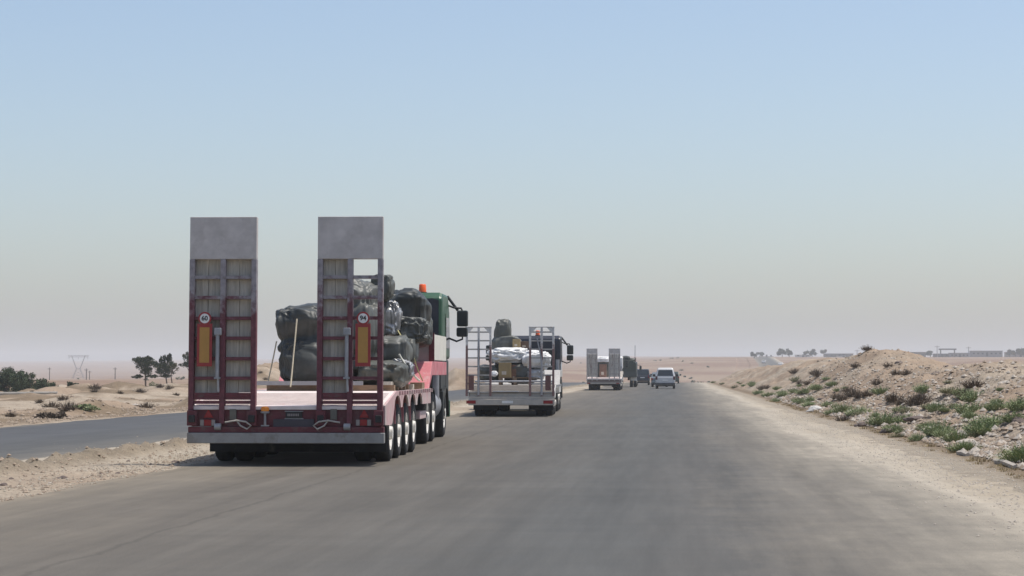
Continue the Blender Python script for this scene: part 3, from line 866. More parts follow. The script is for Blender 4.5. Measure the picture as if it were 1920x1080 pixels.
# ------------------------------------------------------------------ load of the first lowbed
G1 = 'wrapped bundles on the dark red lowbed'
def LB(label, px, py, yl, size, seed, mat, name='tarp_bundle', cat='bundle', dz=0, F=F1, group=G1, **k):
    p = F.px(px, py, yl)
    return bundle(name, label, cat, F.w((p.x, p.y, p.z + dz)), size, seed, mat, group, rz=F.yaw, **k)
LB('black tarpaulin bundle with glossy creased top tied down with two ropes', 578, 622, 5.0, (.50, .70, .46), 1, tarp_black, flat=.98, lump=.16, fold=.085, fs=2.4, sub=6, cinch=((-.1, .14),))
LB('low black tarpaulin heap under the glossy bundle, roped to the pale deck', 590, 683, 4.9, (.53, .75, .42), 2, tarp_black, flat=1.0, lump=.08, fold=.075, fs=3, sub=6)
LB('tall grey wrapped bundle showing through the open ramp cells', 668, 622, 6.0, (.50, .8, .93), 3, tarp_grey, flat=1.0, lump=.16, fold=.08, fs=2.4, sub=6, cinch=((.35, .12), (-.3, .12)))
LB('small round dark bundle crowning the tall grey one', 716, 540, 6.2, (.20, .3, .24), 4, tarp_olive, flat=1.2, fold=.08)
LB('dark tarpaulin leaning against the green cab over the bulkhead', 764, 590, 8.3, (.40, .55, .48), 5, tarp_black, flat=1.1, lump=.22, fold=.07, fs=1.9, sub=6)
LB('slanting dark tarpaulin flap falling from the cab roof to the bulkhead', 786, 618, 8.9, (.24, .28, .34), 15, tarp_olive, flat=1.1, lump=.12, fold=.08)
LB('grey sagging sack with shiny ruffled edge slung over the load', 772, 618, 7.0, (.30, .35, .22), 6, tarp_grey, flat=1.2, fold=.13, fs=3.4, lump=.22, sub=6)
LB('shiny crumpled wrapping squeezed beside the right-hand ramp', 730, 598, 6.6, (.18, .35, .30), 7, tarp_foil, flat=1.2, fold=.16, fs=3.6, lump=.25, sub=6)
LB('plump grey sack bulging over the deck edge', 740, 662, 6.0, (.27, .5, .30), 8, tarp_grey, flat=1.2, fold=.05, lump=.2)
LB('second grey sack squeezed between plump sack and bulkhead', 762, 658, 6.9, (.20, .4, .26), 18, tarp_grey, flat=1.2, fold=.05, lump=.2)
LB('crumpled silvery wrap low on the deck edge', 752, 692, 5.6, (.18, .28, .15), 9, tarp_foil, flat=1.0, fold=.18, fs=3.8, lump=.25, sub=6)
LB('dark low heap lying along the deck under the sacks', 722, 702, 5.6, (.42, 1.2, .24), 10, tarp_olive, flat=1.0, fold=.08, fs=3)
bundle('tarp_bundle', 'dark wrapped block standing on deck beneath the tarpaulin that leans on the cab', 'bundle', F1.w((.45, 8.0, 1.66)), (.50, .55, .56), 19, tarp_black, G1, rz=F1.yaw, flat=1.0)
# timber under the load
tb = thing('timber_stack', 'flat stack of dull timbers lying under the wrapped load', 'timber', F1.w((.15, 5.6, 1.10)), F1.yaw)
for k in range(5):
    B('plank', brown_m, tb, (-1.15, 1.05, -1.3 + k * .62, -1.12 + k * .62, .0, .10))
for k in range(4):
    B('batten', wood_m, tb, (-1.1 + k * .65, -.95 + k * .65, -1.4, 1.5, .102, .16))
bar = MB().box(-1.0, .9, 0, .06, 0, .07).build('steel_bar', steel_m)
bar.location = F1.w((-.2, 3.95, 1.2)); bar.rotation_euler = (0, 0, F1.yaw)
tag(bar, 'long grey steel bar across the deck before the black heap', 'bar')
blk = thing('timber_block', 'small wooden chocks with pale rope by the deck edge near the bulkhead', 'chock', F1.w((1.28, 7.6, 1.10)), F1.yaw)
B('block', brown_m, blk, (-.10, .12, -.25, .3, 0, .13)); B('block', wood_m, blk, (-.14, -.02, -.6, -.3, 0, .10))
rope('lashing_rope', 'pale rope falling from the black bundle straight down to deck', [F1.w(F1.px(557, 598, 4.15)), F1.w(F1.px(551, 660, 3.95)), F1.w(F1.px(545, 725, 3.7))], .014, rope_m)
rope('lashing_rope', 'thin brown rope slanting from the black bundle to deck edge', [F1.w(F1.px(519, 640, 4.6)), F1.w(F1.px(501, 724, 4.4))], .013, rope_m)
rope('lashing_rope', 'yellowish rope tied over the grey sacks to the deck edge', [F1.w(F1.px(742, 612, 6.5)), F1.w(F1.px(757, 637, 6.3)), F1.w(F1.px(776, 672, 6.6)), F1.w(F1.px(792, 714, 7.5))], .012, ropeg_m)
rope('lashing_strap', 'pale strap crossing the silvery wrap down to deck edge', [F1.w(F1.px(748, 664, 5.3)), F1.w(F1.px(764, 688, 5.35)), F1.w(F1.px(786, 714, 7.0))], .02, M('pale_strap', (.62, .60, .52), .8, .1, 20))
p0 = F1.px(557, 598, 4.1)

# ------------------------------------------------------------------ second lorry
F2 = Frame(959, 68.0, 1.5)
grey_m = M('dusty_grey_paint', (.42, .38, .33), .7, .16, 4, c2=(.46, .40, .33), c2_amt=.4)
brownred = worn_red('worn_brown_ramp', (.20, .11, .10), (.58, .56, .53), 1.2, 1.9)
M2 = dict(bumper=grey_m, sill=grey_m, deck=M('dusty_brown_deck', (.20, .175, .15), .85, .25, 5), skirt=M('pale_grey_skirt', (.50, .48, .45), .6, .15, 4), frame=dark_m, guard=grey_m, goose=M('grey_neck', (.45, .43, .40), .6, .2, 4), bulk=grey_m, side=white_m)
T2 = lowbed(F2, 'lowbed_trailer', 'dusty grey lowbed trailer with two open ladder ramps, rails reddish brown below',
            dict(hw=1.38, zd=.99, zt=.80, ytail=1.6, L=7.6, zb0=.37, zb1=.56, wr=.40, tw=.26, axles=[1.7, 2.95, 4.2], mats=M2, near=False,
                 goose=(8.3, 8.3, 11.4, 1.25, 1.5)))
B('tail_mudflaps', rubber, T2, (-1.3, -.5, 1.2, 1.22, .2, .55), (.5, 1.3, 1.2, 1.22, .2, .55))
for i, (xa, xb) in enumerate([(-1.47, -.64), (.56, 1.37)]):
    zb, zt = .66, 2.88
    r_ = ramp(T2, xa, xb, zb, zt - .03, R(1.2), (0, .5, 1), [zb + .12 + k * .275 for k in range(8)], (brownred, M('ramp_rung_grey', (.44, .41, .37), .6, .2, 6), wood_m, steel_m), (), None, depth=.10, rail_w=.07, rung_h=.045)
    B('top_bar', M('ramp_top_pale', (.66, .64, .61), .6, .12, 6), r_, (xa - .01, xb + .01, -.025, .09, zt - zb - .028, zt - zb + .01), bevel=.01)
    for s, q in ((1, xa + .07), (-1, xb - .07)):
        MB().prism_y([(q, zt - zb - .03), (q + s * .17, zt - zb - .03), (q, zt - zb - .22)], .0, .06).build('corner_gusset', MATS['ramp_top_pale'], r_)
    MB().tube([((xa + xb) / 2, -.07, .02), ((xa + xb) / 2 + .0, -.06, 1.15)], .035, 8).build('hydraulic_cylinder', steel_m, r_, smooth=40)
    MB().tube([((xa + xb) / 2, -.06, 1.152), ((xa + xb) / 2 + (-.15 if i else .0), .0, 1.85)], .022, 8).build('piston_rod', steel_m, r_, smooth=40)
    xr = xa + .18 if i == 0 else xb - .2
    B('reflector_board', M('dull_red_board', (.15, .065, .055), .5, .2, 6), r_, (xr - .09, xr + .09, -.045, -.024, .18, .66))
    a = xr
    B('tail_lamp', lamp_m, T2, (a - .15, a + .15, -.075, -.0605, .42, .52))
B('rear_plate', white_m, T2, (-.3, .05, -.07, -.061, .43, .51))
B('mud_guard_strip', white_m, T2, (-.60, .22, -.02, .04, .802, .822))
navy_m = M('navy_cab_paint', (.018, .022, .035), .35, .15, 3)
tr2 = tractor(F2, 'dark navy cab-over tractor with white lower flank hauling the dusty grey lowbed', dict(yc=12.2, zr=2.80, hw=1.25, cab=navy_m, skirt=white_m, drive=[9.4, 10.7], steer=13.3, near=False, beacons=[(.35, 12.9)]))
G2 = 'cargo on the dusty grey lowbed'
LB('tall shrouded grey object standing on the grey lowbed', 943, 628, 6.0, (.28, .36, .55), 21, tarp_olive, dz=0, F=F2, group=G2, flat=1.2, fold=.06)
LB('wide dark shrouded base under the tall shrouded object', 950, 652, 6.0, (.50, .5, .42), 22, tarp_grey, F=F2, group=G2, flat=1.1, fold=.05)
LB('broad white sheet bunched over the cargo of the grey lowbed', 955, 668, 4.6, (.66, .8, .24), 23, tarp_white, F=F2, group=G2, flat=.9, fold=.16, fs=4, lump=.25, vert=False)
LB('white plastic sheet sagging behind the right ladder ramp', 1006, 676, 4.4, (.42, .8, .32), 24, tarp_white, F=F2, group=G2, flat=1.0, fold=.16, fs=4, lump=.25)
LB('dark grey bundle under the white sheet', 975, 700, 4.4, (.55, .7, .36), 25, tarp_grey, F=F2, group=G2, flat=1.0)
LB('dark low bundle at the left of grey lowbed', 918, 700, 4.6, (.42, .7, .30), 26, tarp_olive, F=F2, group=G2, flat=1.0)
LB('silvery bundle by the right ramp foot of grey lowbed', 1004, 702, 4.0, (.28, .5, .18), 27, tarp_foil, F=F2, group=G2, flat=1.0, fold=.1)
LB('round white sack on the grey lowbed', 927, 701, 3.4, (.12, .12, .10), 28, tarp_white, F=F2, group=G2, sq=.9, flat=1.2, fold=.02)
def carton(F, pxa, pya, pxb, pyb, yl, dep, label, mat, group, zfloor=None):
    a = F.px(pxa, pyb, yl); b = F.px(pxb, pya, yl)
    zf = a.z if zfloor is None else zfloor
    o = thing('carton', label, 'box', F.w(((a.x + b.x) / 2, yl + dep / 2, zf)), F.yaw, group)
    w_, h_ = (b.x - a.x) / 2, b.z - zf
    B('body', mat, o, (-w_, w_, -dep / 2, dep / 2, 0, h_), bevel=.008)
    B('tape', M('parcel_tape', (.34, .25, .12), .4, .1, 4), o, (-w_ * .12, w_ * .12, -dep / 2 - .004, dep / 2, h_ - .002, h_ + .004))
    B('print', M('faded_print', (.50, .44, .36), .7, .2, 10), o, (-w_ * .5, w_ * .25, -dep / 2 - .005, -dep / 2 - .001, h_ * .18, h_ * .42))
    return o
carton(F2, 935, 680, 958, 701, 3.45, .5, 'yellow-brown carton under the white sheet of the grey lowbed', card_m, G2, 1.25)
pl2 = thing('pallet', 'wooden pallets stacked under the yellow-brown carton', 'pallet', F2.w((-.05, 3.75, .99)), F2.yaw)
for lv_ in range(2):
    for k in range(3): B('bearer', brown_m, pl2, (-.55 + k * .5, -.45 + k * .5, -.4, .4, lv_ * .13, lv_ * .13 + .10))
    for k in range(5): B('slat', brown_m, pl2, (-.58, .58, -.40 + k * .17, -.29 + k * .17, lv_ * .13 + .101, lv_ * .13 + .128))
carton(F2, 961, 636, 975, 652, 5.2, .4, 'small yellow-brown carton beside the tall shrouded object', card_m, G2)
carton(F2, 959, 684, 968, 703, 3.7, .4, 'narrow reddish-brown carton beside the yellow-brown one', M('brown_board', (.20, .115, .08), .8, .2, 6), G2, .99)
carton(F2, 975, 640, 992, 653, 5.6, .4, 'dark brown crate beside the small carton', M('dark_brown_board', (.12, .08, .06), .8, .2, 6), G2)
bar2 = MB().tube([(-1.3, 0, 0), (1.3, 0, 0)], .035, 8).build('steel_bar', steel_m, smooth=40)
bar2.location = F2.w((0, 1.9, 1.12)); bar2.rotation_euler = (0, 0, F2.yaw)
tag(bar2, 'pale steel rail across the tail of the grey lowbed', 'bar')
for s in (-1, 1): pass

# ------------------------------------------------------------------ third lorry
F3 = Frame(1133, 167.0, 0.4)
wood3 = M('grey_ramp_board', (.52, .49, .44), .9, .15, 2, stretch=(4, 4, .6), c2=(.22, .16, .14), c2_amt=.4)
M3 = dict(bumper=M('tan_bumper', (.36, .33, .28), .7, .15, 4), sill=M('dull_sill', (.22, .17, .15), .7, .2, 4), deck=deck_m, skirt=M('white_grey_skirt', (.55, .53, .50), .6, .15, 4), frame=dark_m, guard=grey_m, goose=grey_m, bulk=grey_m, side=white_m)
T3 = lowbed(F3, 'lowbed_trailer', 'pale lowbed trailer with solid grey boarded ramps and tail edge painted white as sunlit deck',
            dict(hw=1.36, zd=1.02, zt=.90, ytail=1.6, L=7.6, zb0=.50, zb1=.62, wr=.42, tw=.27, axles=[1.6, 2.9, 4.2], mats=M3, near=False, goose=(8.3, 8.3, 11.4, 1.25, 1.5)))
for i, (xa, xb) in enumerate([(-1.38, -.52), (.36, 1.26)]):
    w_ = xb - xa
    pl = [(xa + .03 + k * (w_ - .06) / 4, xa + .024 + (k + 1) * (w_ - .06) / 4, 1.06, 2.84, .004 * (k % 2)) for k in range(4)]
    r_ = ramp(T3, xa, xb, .74, 3.28, R(1), (0, .5, 1), [.9, 1.3, 1.7, 2.1, 2.5], (M('ramp3_rail', (.40, .36, .33), .7, .2, 4), MATS['ramp3_rail'], wood3, plate_m), pl, 2.86, depth=.06)
    a = (xa + xb) / 2 + (-.25 if i == 0 else .25)
    B('tail_lamp', lamp_m, T3, (a - .12, a + .12, -.08, -.0605, .52, .60))
B('sunlit_tail_strip', white_m, T3, (-1.37, 1.37, -.05, .015, .86, .915))  # sunlight on the sloping tail deck, painted as a white strip
tractor(F3, 'pale tractor hidden ahead of the lowbed with boarded ramps', dict(yc=11.6, zr=2.75, hw=1.25, cab=white_m, drive=[9.2, 10.4], steer=12.8, near=False))
G3 = 'cargo on the pale boarded-ramp lowbed'
LB('dark tarpaulin load between the boarded ramps', 1131, 690, 5.0, (.62, .9, .85), 31, tarp_olive, F=F3, group=G3, flat=1.0, sub=4)
LB('white sheet thrown over the load between the boarded ramps', 1131, 676, 4.6, (.5, .5, .22), 32, tarp_white, F=F3, group=G3, sub=4, fold=.09)
carton(F3, 1124, 683, 1137, 697, 3.6, .5, 'reddish-brown carton between the boarded ramps', M('brown_board', (.20, .115, .08), .8, .2, 6), G3, 1.02)

# ------------------------------------------------------------------ fourth lorry: green covered truck with mast
F4 = Frame(1170, 204.0, 0.4)
army = M('drab_green_canvas', (.065, .075, .06), .85, .2, 2, bump=.3, bscale=5)
drab = M('drab_paint', (.07, .078, .07), .6, .15, 3)
t4 = thing('cargo_truck', 'drab green covered truck with mast and uneven load ahead of the boarded-ramp lowbed', 'truck', F4.o, F4.yaw)
W4 = 1.22
B('bed', drab, t4, (-W4, W4, 0, 5.2, .95, 1.25), bevel=.02)
MB().prism_y([(-W4 + .05, 1.252), (W4 - .05, 1.252), (W4 - .05, 2.3), (W4 - .35, 2.55), (-W4 + .35, 2.55), (-W4 + .05, 2.3)], .05, 5.0).build('canvas_cover', army, t4, bevel=.05)
B('tailgate', drab, t4, (-W4 + .03, W4 - .03, -.05, -.002, .98, 1.5))
B('cab', M('blue_grey_cab', (.05, .07, .10), .4, .15, 3), t4, (-W4, W4, 5.3, 7.2, .9, 2.45), bevel=.12)
for s in (-1, 1):
    B('mirror', mirror_m, t4, (min(s * 1.42, s * 1.64), max(s * 1.42, s * 1.64), 6.2, 6.3, 1.65, 2.05), bevel=.03)
    MB().tube([(s * 1.2, 6.25, 2.12), (s * 1.5, 6.25, 2.12), (s * 1.52, 6.25, 2.02)], .025, 6).build('mirror_arm', black_p, t4)
    for a in (1.3, 2.5, 6.2): make_wheel(t4, s * (W4 - .02), a, .52, .30, s, a < 5, False, 16, False)
    B('mudguard', white_m, t4, (min(s * .62, s * 1.22), max(s * .62, s * 1.22), .62, .66, .62, .94))
    B('chassis_rail', dark_m, t4, (min(s * .36, s * .46), max(s * .36, s * .46), .1, 7.0, .66, .95))
MB().tube([(1.0, 4.8, 2.4), (1.02, 4.8, 4.05)], .03, 6).build('mast', steel_m, t4)
B('mast_box', M('red_box', (.25, .08, .07), .6, .2, 4), t4, (.88, 1.12, 4.65, 4.95, 2.45, 2.85), bevel=.02)
G4 = 'load on the drab green truck'
p = F4.px(1174, 676, 2.0)
bundle('tarp_bundle', 'dark crate-shaped bundle on top of the drab green truck', 'bundle', F4.w((p.x, 2.0, 2.75)), (.38, .5, .26), 41, tarp_black, G4, sub=4, flat=.9)
p = F4.px(1184, 681, 3.0)
bundle('tarp_bundle', 'low olive bundle on the drab green truck beside the mast', 'bundle', F4.w((p.x, 3.0, 2.62)), (.4, .6, .18), 42, tarp_olive, G4, sub=4, flat=.9)

# ------------------------------------------------------------------ van and cars
def car(label, cat, px, Y, yaw, Wd, L, Ht, prof, paint, cfg):
    """prof: side profile (y,z) of the painted shell; the roof is narrower than the waist"""
    p = at(px, 720, Y)
    t = thing(cat.replace(' ', '_'), label, cat, (p.x, Y, gz(p.x, Y) + .06 if Y > 380 else 0), R(yaw))
    zw = cfg['waist']; hw = Wd / 2; tp = cfg.get('taper', .13)
    n = len(prof)
    def hwz(z): return hw - tp * max(0, (z - zw)) / (Ht - zw) - (.05 * max(0, (.55 - z) / .3))
    vs = [(-hwz(z), y, z) for y, z in prof] + [(hwz(z), y, z) for y, z in prof]
    fs = [tuple(range(n - 1, -1, -1)), tuple(range(n, 2 * n))] + [(i, (i + 1) % n, n + (i + 1) % n, n + i) for i in range(n)]
    body = MB().add(vs, fs).build('body', paint, t, bevel=cfg.get('bev', .06))
    # rear window
    (ya, za), (yb, zb) = cfg['rw']
    k = .012
    x0, x1 = hwz(za) - cfg.get('rwm', .16), hwz(zb) - cfg.get('rwm', .16) + .03
    MB().hexa([(-x0, ya - k, za), (x0, ya - k, za), (x0, ya + .02, za), (-x0, ya + .02, za)], [(-x1, yb - k, zb), (x1, yb - k, zb), (x1, yb + .02, zb), (-x1, yb + .02, zb)]).build('rear_window', glass_m, t, bevel=.004)
    (fa, fza), (fb, fzb) = cfg['fw']
    MB().hexa([(-x0, fa - .02, fza), (x0, fa - .02, fza), (x0, fa + k, fza), (-x0, fa + k, fza)], [(-x1, fb - .02, fzb), (x1, fb - .02, fzb), (x1, fb + k, fzb), (-x1, fb + k, fzb)]).build('windscreen', glass_m, t)
    for s in (-1, 1):
        for (a, b_) in cfg['sw']:
            z0, z1 = zw + .06, Ht - .16
            q0, q1 = hwz(z0) + .006, hwz(z1) + .006
            MB().hexa([(s * (q0 - .03), a, z0), (s * q0, a, z0), (s * q0, b_, z0), (s * (q0 - .03), b_, z0)], [(s * (q1 - .03), a + .06, z1), (s * q1, a + .06, z1), (s * q1, b_ - .06, z1), (s * (q1 - .03), b_ - .06, z1)]).build('side_window', glass_m, t)
        xs = hw - .04
        B('tail_lamp', cfg.get('lm', lamp_m), t, (min(s * (xs - .16), s * (xs + .02)), max(s * (xs - .16), s * (xs + .02)), cfg['lamp_y'] - .02, cfg['lamp_y'] + .10, cfg['lamp'][0], cfg['lamp'][1]), bevel=.02)
        mm = B('mirror', cfg.get('mirror', paint), t, (min(s * (hw + .02), s * (hw + .24)), max(s * (hw + .02), s * (hw + .24)), cfg['my'], cfg['my'] + .12, zw + .04, zw + .26), bevel=.03)
        B('mirror_arm', black_p, mm, (min(s * (hw - .06), s * (hw + .019)), max(s * (hw - .06), s * (hw + .019)), cfg['my'] + .02, cfg['my'] + .08, zw + .06, zw + .12))
        for a in cfg['wheels']:
            make_wheel(t, s * (hw - .03), a, cfg['wr'], .21, s, False, False, 20, False)
    B('rear_bumper', cfg.get('bumper', paint), t, (-hw + .03, hw - .03, prof[0][0] - .06, prof[0][0] + .06, cfg['bz'][0], cfg['bz'][1]), bevel=.03)
    B('underbody', dark_m, t, (-hw + .12, hw - .12, prof[0][0] + .1, L - .2, .22, .42))
    B('number_plate', white_m, t, (-.24, .24, cfg['lamp_y'] - .035, cfg['lamp_y'] - .0, cfg['plate'], cfg['plate'] + .1))
    return t
silver = M('silver_paint', (.58, .58, .57), .4, .06, 2, metal=.1)
car('silver panel van with dark rounded rear window driving alone in the right lane', 'van', 1247.5, 184, 0, 1.74, 4.5, 1.82,
    [(0, .30), (0, .95), (.03, 1.05), (.20, 1.70), (.34, 1.80), (2.4, 1.82), (3.0, 1.72), (3.75, 1.15), (4.4, 1.0), (4.5, .6), (4.45, .30)], silver,
    dict(waist=1.0, rw=((.045, 1.10), (.185, 1.62)), fw=((3.74, 1.18), (3.06, 1.66)), sw=[(.4, 1.3), (1.36, 2.3), (2.36, 3.2)], lamp=(.78, 1.08), lamp_y=.0, my=3.1, wheels=(.85, 3.6), wr=.32, bz=(.34, .52), plate=.66, rwm=.15, taper=.22, bev=.11, lm=M('smoked_lamp', (.09, .02, .022), .3, .1, 6), mirror=black_p, bumper=M('dark_bumper', (.06, .062, .066), .6, .1, 3)))
dk = M('dark_blue_paint', (.035, .042, .055), .35, .1, 2, metal=.2)
car('dark off-road wagon with high ground clearance beyond the drab green truck', 'car', 1204.5, 236, 0, 1.62, 4.3, 1.78,
    [(0, .45), (0, .98), (.06, 1.05), (.14, 1.68), (.28, 1.76), (2.2, 1.78), (2.5, 1.7), (3.1, 1.12), (4.2, 1.02), (4.3, .7), (4.25, .45)], dk,
    dict(waist=1.0, rw=((.075, 1.10), (.135, 1.60)), fw=((3.08, 1.15), (2.56, 1.64)), sw=[(.35, 1.2), (1.26, 2.1), (2.15, 2.7)], lamp=(.8, 1.15), lamp_y=.0, my=2.5, wheels=(.8, 3.4), wr=.37, bz=(.5, .66), plate=.78, rwm=.12, taper=.12))
bl = M('blue_grey_paint', (.14, .17, .19), .3, .1, 2, metal=.3)
car('blue-grey saloon glinting in the sun just ahead of the silver van', 'car', 1236.5, 206, 0, 1.64, 4.2, 1.42,
    [(0, .32), (0, .88), (.55, .95), (1.05, 1.38), (1.3, 1.42), (2.3, 1.42), (3.0, .98), (4.1, .85), (4.2, .55), (4.15, .32)], bl,
    dict(waist=.92, rw=((.62, 1.0), (1.02, 1.33)), fw=((2.95, 1.02), (2.38, 1.36)), sw=[(1.15, 1.75), (1.8, 2.55)], lamp=(.66, .86), lamp_y=.0, my=2.7, wheels=(.75, 3.3), wr=.31, bz=(.36, .55), plate=.6))
gr_ = M('dark_green_paint', (.05, .075, .06), .35, .1, 2, metal=.2)
car('dark green car far along the road beyond the silver van', 'car', 1261.5, 268, 0, 1.66, 4.2, 1.5,
    [(0, .32), (0, .92), (.25, 1.0), (.6, 1.42), (.85, 1.5), (2.2, 1.5), (3.0, 1.0), (4.1, .88), (4.2, .55), (4.15, .32)], gr_,
    dict(waist=.95, rw=((.30, 1.06), (.57, 1.38)), fw=((2.95, 1.05), (2.3, 1.44)), sw=[(.8, 1.5), (1.56, 2.5)], lamp=(.7, .9), lamp_y=.0, my=2.7, wheels=(.75, 3.3), wr=.31, bz=(.36, .55), plate=.62))
# far cars where the road climbs to the village
for i, (Y, uo, pm, lab) in enumerate([(820, -2.0, white_m, 'white car on the far bend of the climbing road'), (960, -5.0, silver, 'silver car higher on the climbing road past the white car'), (900, 1.5, white_m, 'white car at the outer edge of the climbing road')]):
    X = float(road_c(np.array(Y))) + uo
    zz = float(road_z(np.array(Y)))
    c_ = car(lab, 'car', 1400, Y, -4, 1.75, 4.3, 1.5,
             [(0, .32), (0, .92), (.25, 1.0), (.6, 1.42), (.85, 1.5), (2.2, 1.5), (3.0, 1.0), (4.1, .88), (4.2, .55), (4.15, .32)], pm,
             dict(waist=.95, rw=((.30, 1.06), (.57, 1.38)), fw=((2.95, 1.05), (2.3, 1.44)), sw=[(.8, 1.5), (1.56, 2.5)], lamp=(.7, .9), lamp_y=.0, my=2.7, wheels=(.75, 3.3), wr=.31, bz=(.36, .55), plate=.62))
    c_.location = (X, Y, zz)

# ------------------------------------------------------------------ vegetation
def leaf_mat(name, c, c2):
    m = bpy.data.materials.new(name); m.use_nodes = True
    t = m.node_tree; b = t.nodes['Principled BSDF']
    oi = t.nodes.new('ShaderNodeTexCoord')
    n = t.nodes.new('ShaderNodeTexNoise'); n.inputs['Scale'].default_value = 3.0; n.inputs['Detail'].default_value = 5
    t.links.new(oi.outputs['Object'], n.inputs[0])
    r = t.nodes.new('ShaderNodeValToRGB'); r.color_ramp.elements[0].position = .35; r.color_ramp.elements[1].position = .65
    r.color_ramp.elements[0].color = c + (1,); r.color_ramp.elements[1].color = c2 + (1,)
    t.links.new(n.outputs[0], r.inputs[0]); t.links.new(r.outputs[0], b.inputs['Base Color'])
    b.inputs['Roughness'].default_value = .7; b.inputs['Specular IOR Level'].default_value = .2
    return m
weed_m = leaf_mat('weed_green', (.18, .23, .10), (.27, .30, .16))
weed2_m = leaf_mat('weed_olive', (.22, .225, .125), (.30, .28, .18))
dry_m = leaf_mat('dry_brush', (.095, .07, .05), (.16, .125, .09))
pine_m = leaf_mat('pine_green', (.035, .048, .028), (.065, .08, .045))
bush_m = leaf_mat('bush_green', (.045, .065, .035), (.085, .11, .055))
lime_m = leaf_mat('bright_bush', (.13, .17, .06), (.19, .22, .09))
bark_m = M('bark', (.12, .09, .07), .9, .3, 8)

def blades_mesh(name, n, rad, hgt, seed, mat, wid=.012, spread=1.0, leafy=True):
    rr = random.Random(seed); m = MB()
    for i in range(n):
        a = rr.uniform(0, 2 * math.pi); q = math.sqrt(rr.random())
        bx, by = math.cos(a) * q * rad * .55, math.sin(a) * q * rad * .55
        tilt = q * .95 * spread + rr.uniform(-.25, .25)
        ln = hgt * rr.uniform(.5, 1.05) * (1 - .25 * q)
        dx, dy = math.cos(a) * math.sin(tilt), math.sin(a) * math.sin(tilt)
        p0 = Vector((bx, by, -.03)); p1 = p0 + Vector((dx, dy, math.cos(tilt))) * ln
        sd = Vector((-math.sin(a + rr.uniform(-1, 1)), math.cos(a + rr.uniform(-1, 1)), 0)) * wid
        mid = p0.lerp(p1, .55) + Vector((0, 0, .05 * ln))
        m.add([p0 - sd, p0 + sd, mid + sd * .8, mid - sd * .8, p1], [(0, 1, 2, 3), (3, 2, 4)])
        if leafy:
            for k in range(3):
                c = p0.lerp(p1, rr.uniform(.35, 1)); v1 = Vector((rr.uniform(-1, 1), rr.uniform(-1, 1), rr.uniform(-.2, 1))).normalized() * wid * 3.2
                v2 = v1.orthogonal().normalized() * wid * 1.1
                m.add([c, c + v1 * .5 + v2, c + v1, c + v1 * .5 - v2], [(0, 1, 2, 3)])
    me = bpy.data.meshes.new(name); me.from_pydata(m.v, [], m.f); me.materials.append(mat)
    return me

def scatter(name, meshes, spots, label, cat, group, sink=.0):
    rr = random.Random(len(spots) * 7 + 3)
    out = []
    for (x, y, s) in spots:
        o = bpy.data.objects.new(name, rr.choice(meshes)); col.objects.link(o)
        o.location = (x, y, gz(x, y) - sink * s); o.scale = (s * rr.uniform(.85, 1.25), s * rr.uniform(.85, 1.25), s * rr.uniform(.75, 1.1))
        o.rotation_euler = (0, 0, rr.uniform(0, 6.28))
        tag(o, label, cat, group); out.append(o)
    return out

def gpix(px, py, y0=18, y1=320):
    """where the ray through a photo pixel meets the terrain"""
    ys = np.arange(y0, y1, .25)
    d = CM @ Vector(((px - 960) / FPX, -(py - 540) / FPX, -1))
    X = d.x / d.y * ys; Z = H + d.z / d.y * ys
    g = ground(X, ys)
    k = np.nonzero(Z < g)[0]
    if not len(k): return None
    i = k[0]
    return float(X[i]), float(ys[i])

weedA = [blades_mesh('weed_clump', 260, .42, .42, 100 + k, weed_m, .011) for k in range(3)]
weedB = [blades_mesh('weed_clump', 220, .36, .30, 110 + k, weed2_m, .010) for k in range(2)]
dryM = [blades_mesh('dry_shrub', 170, .34, .42, 120 + k, dry_m, .010, leafy=True) for k in range(3)]
grassM = [blades_mesh('grass_tuft', 70, .16, .18, 130 + k, leaf_mat('dry_grass%d' % k, (.26, .19, .09), (.34, .27, .14)), .005, leafy=False) for k in range(2)]
# green weeds as seen along the right-hand bank
W1 = [(1640, 792), (1660, 800), (1675, 808), (1700, 812), (1735, 812), (1752, 816), (1765, 812), (1785, 822), (1800, 830), (1812, 838), (1795, 842), (1820, 828), (1840, 805), (1850, 812), (1872, 806), (1895, 800), (1900, 860), (1915, 868),
      (1910, 900), (1570, 772), (1585, 778), (1600, 782), (1560, 765), (1545, 760), (1690, 768), (1705, 772), (1730, 766), (1750, 768), (1768, 770), (1785, 772), (1810, 780), (1822, 783), (1835, 778), (1852, 770), (1905, 772), (1915, 776),
      (1425, 738), (1440, 742), (1455, 744), (1470, 748), (1400, 732), (1385, 728), (1370, 726), (1356, 723), (1340, 720), (1325, 718), (1310, 716), (1480, 752), (1500, 755), (1515, 757), (1330, 722), (1352, 727), (1415, 744), (1436, 748), (1508, 760), (1526, 762),
      (1465, 730), (1480, 733), (1495, 731), (1510, 734), (1525, 736), (1380, 722), (1395, 725), (1720, 822), (1690, 815), (1746, 806), (1705, 800), (1655, 780), (1600, 728), (1870, 740), (1880, 760), (1790, 742), (1745, 740), (1835, 755), (1770, 725), (1650, 740), (1560, 728), (1540, 718), (1495, 712)]
rr = random.Random(5)
spA, spB = [], []
for (px, py) in W1:
    for k in range(rr.choice([1, 1, 1, 2])):
        q = gpix(px + rr.uniform(-16, 16), py + rr.uniform(-7, 6))
        if q and q[0] > 4.5:
            (spA if rr.random() < .68 else spB).append((q[0], q[1], rr.choice([.35, .5, .65, .8, 1.0]) * rr.uniform(.9, 1.1) * (1.0 if q[1] < 70 else 1.2)))
scatter('weed_clump', weedA, spA, 'bushy green weed clump growing at the foot of the right-hand bank', 'weed', 'green weeds along the bank', .02)
scatter('weed_clump', weedB, spB, 'low olive weed clump growing among stones at the foot of right-hand bank', 'weed', 'olive weeds along the bank', .02)
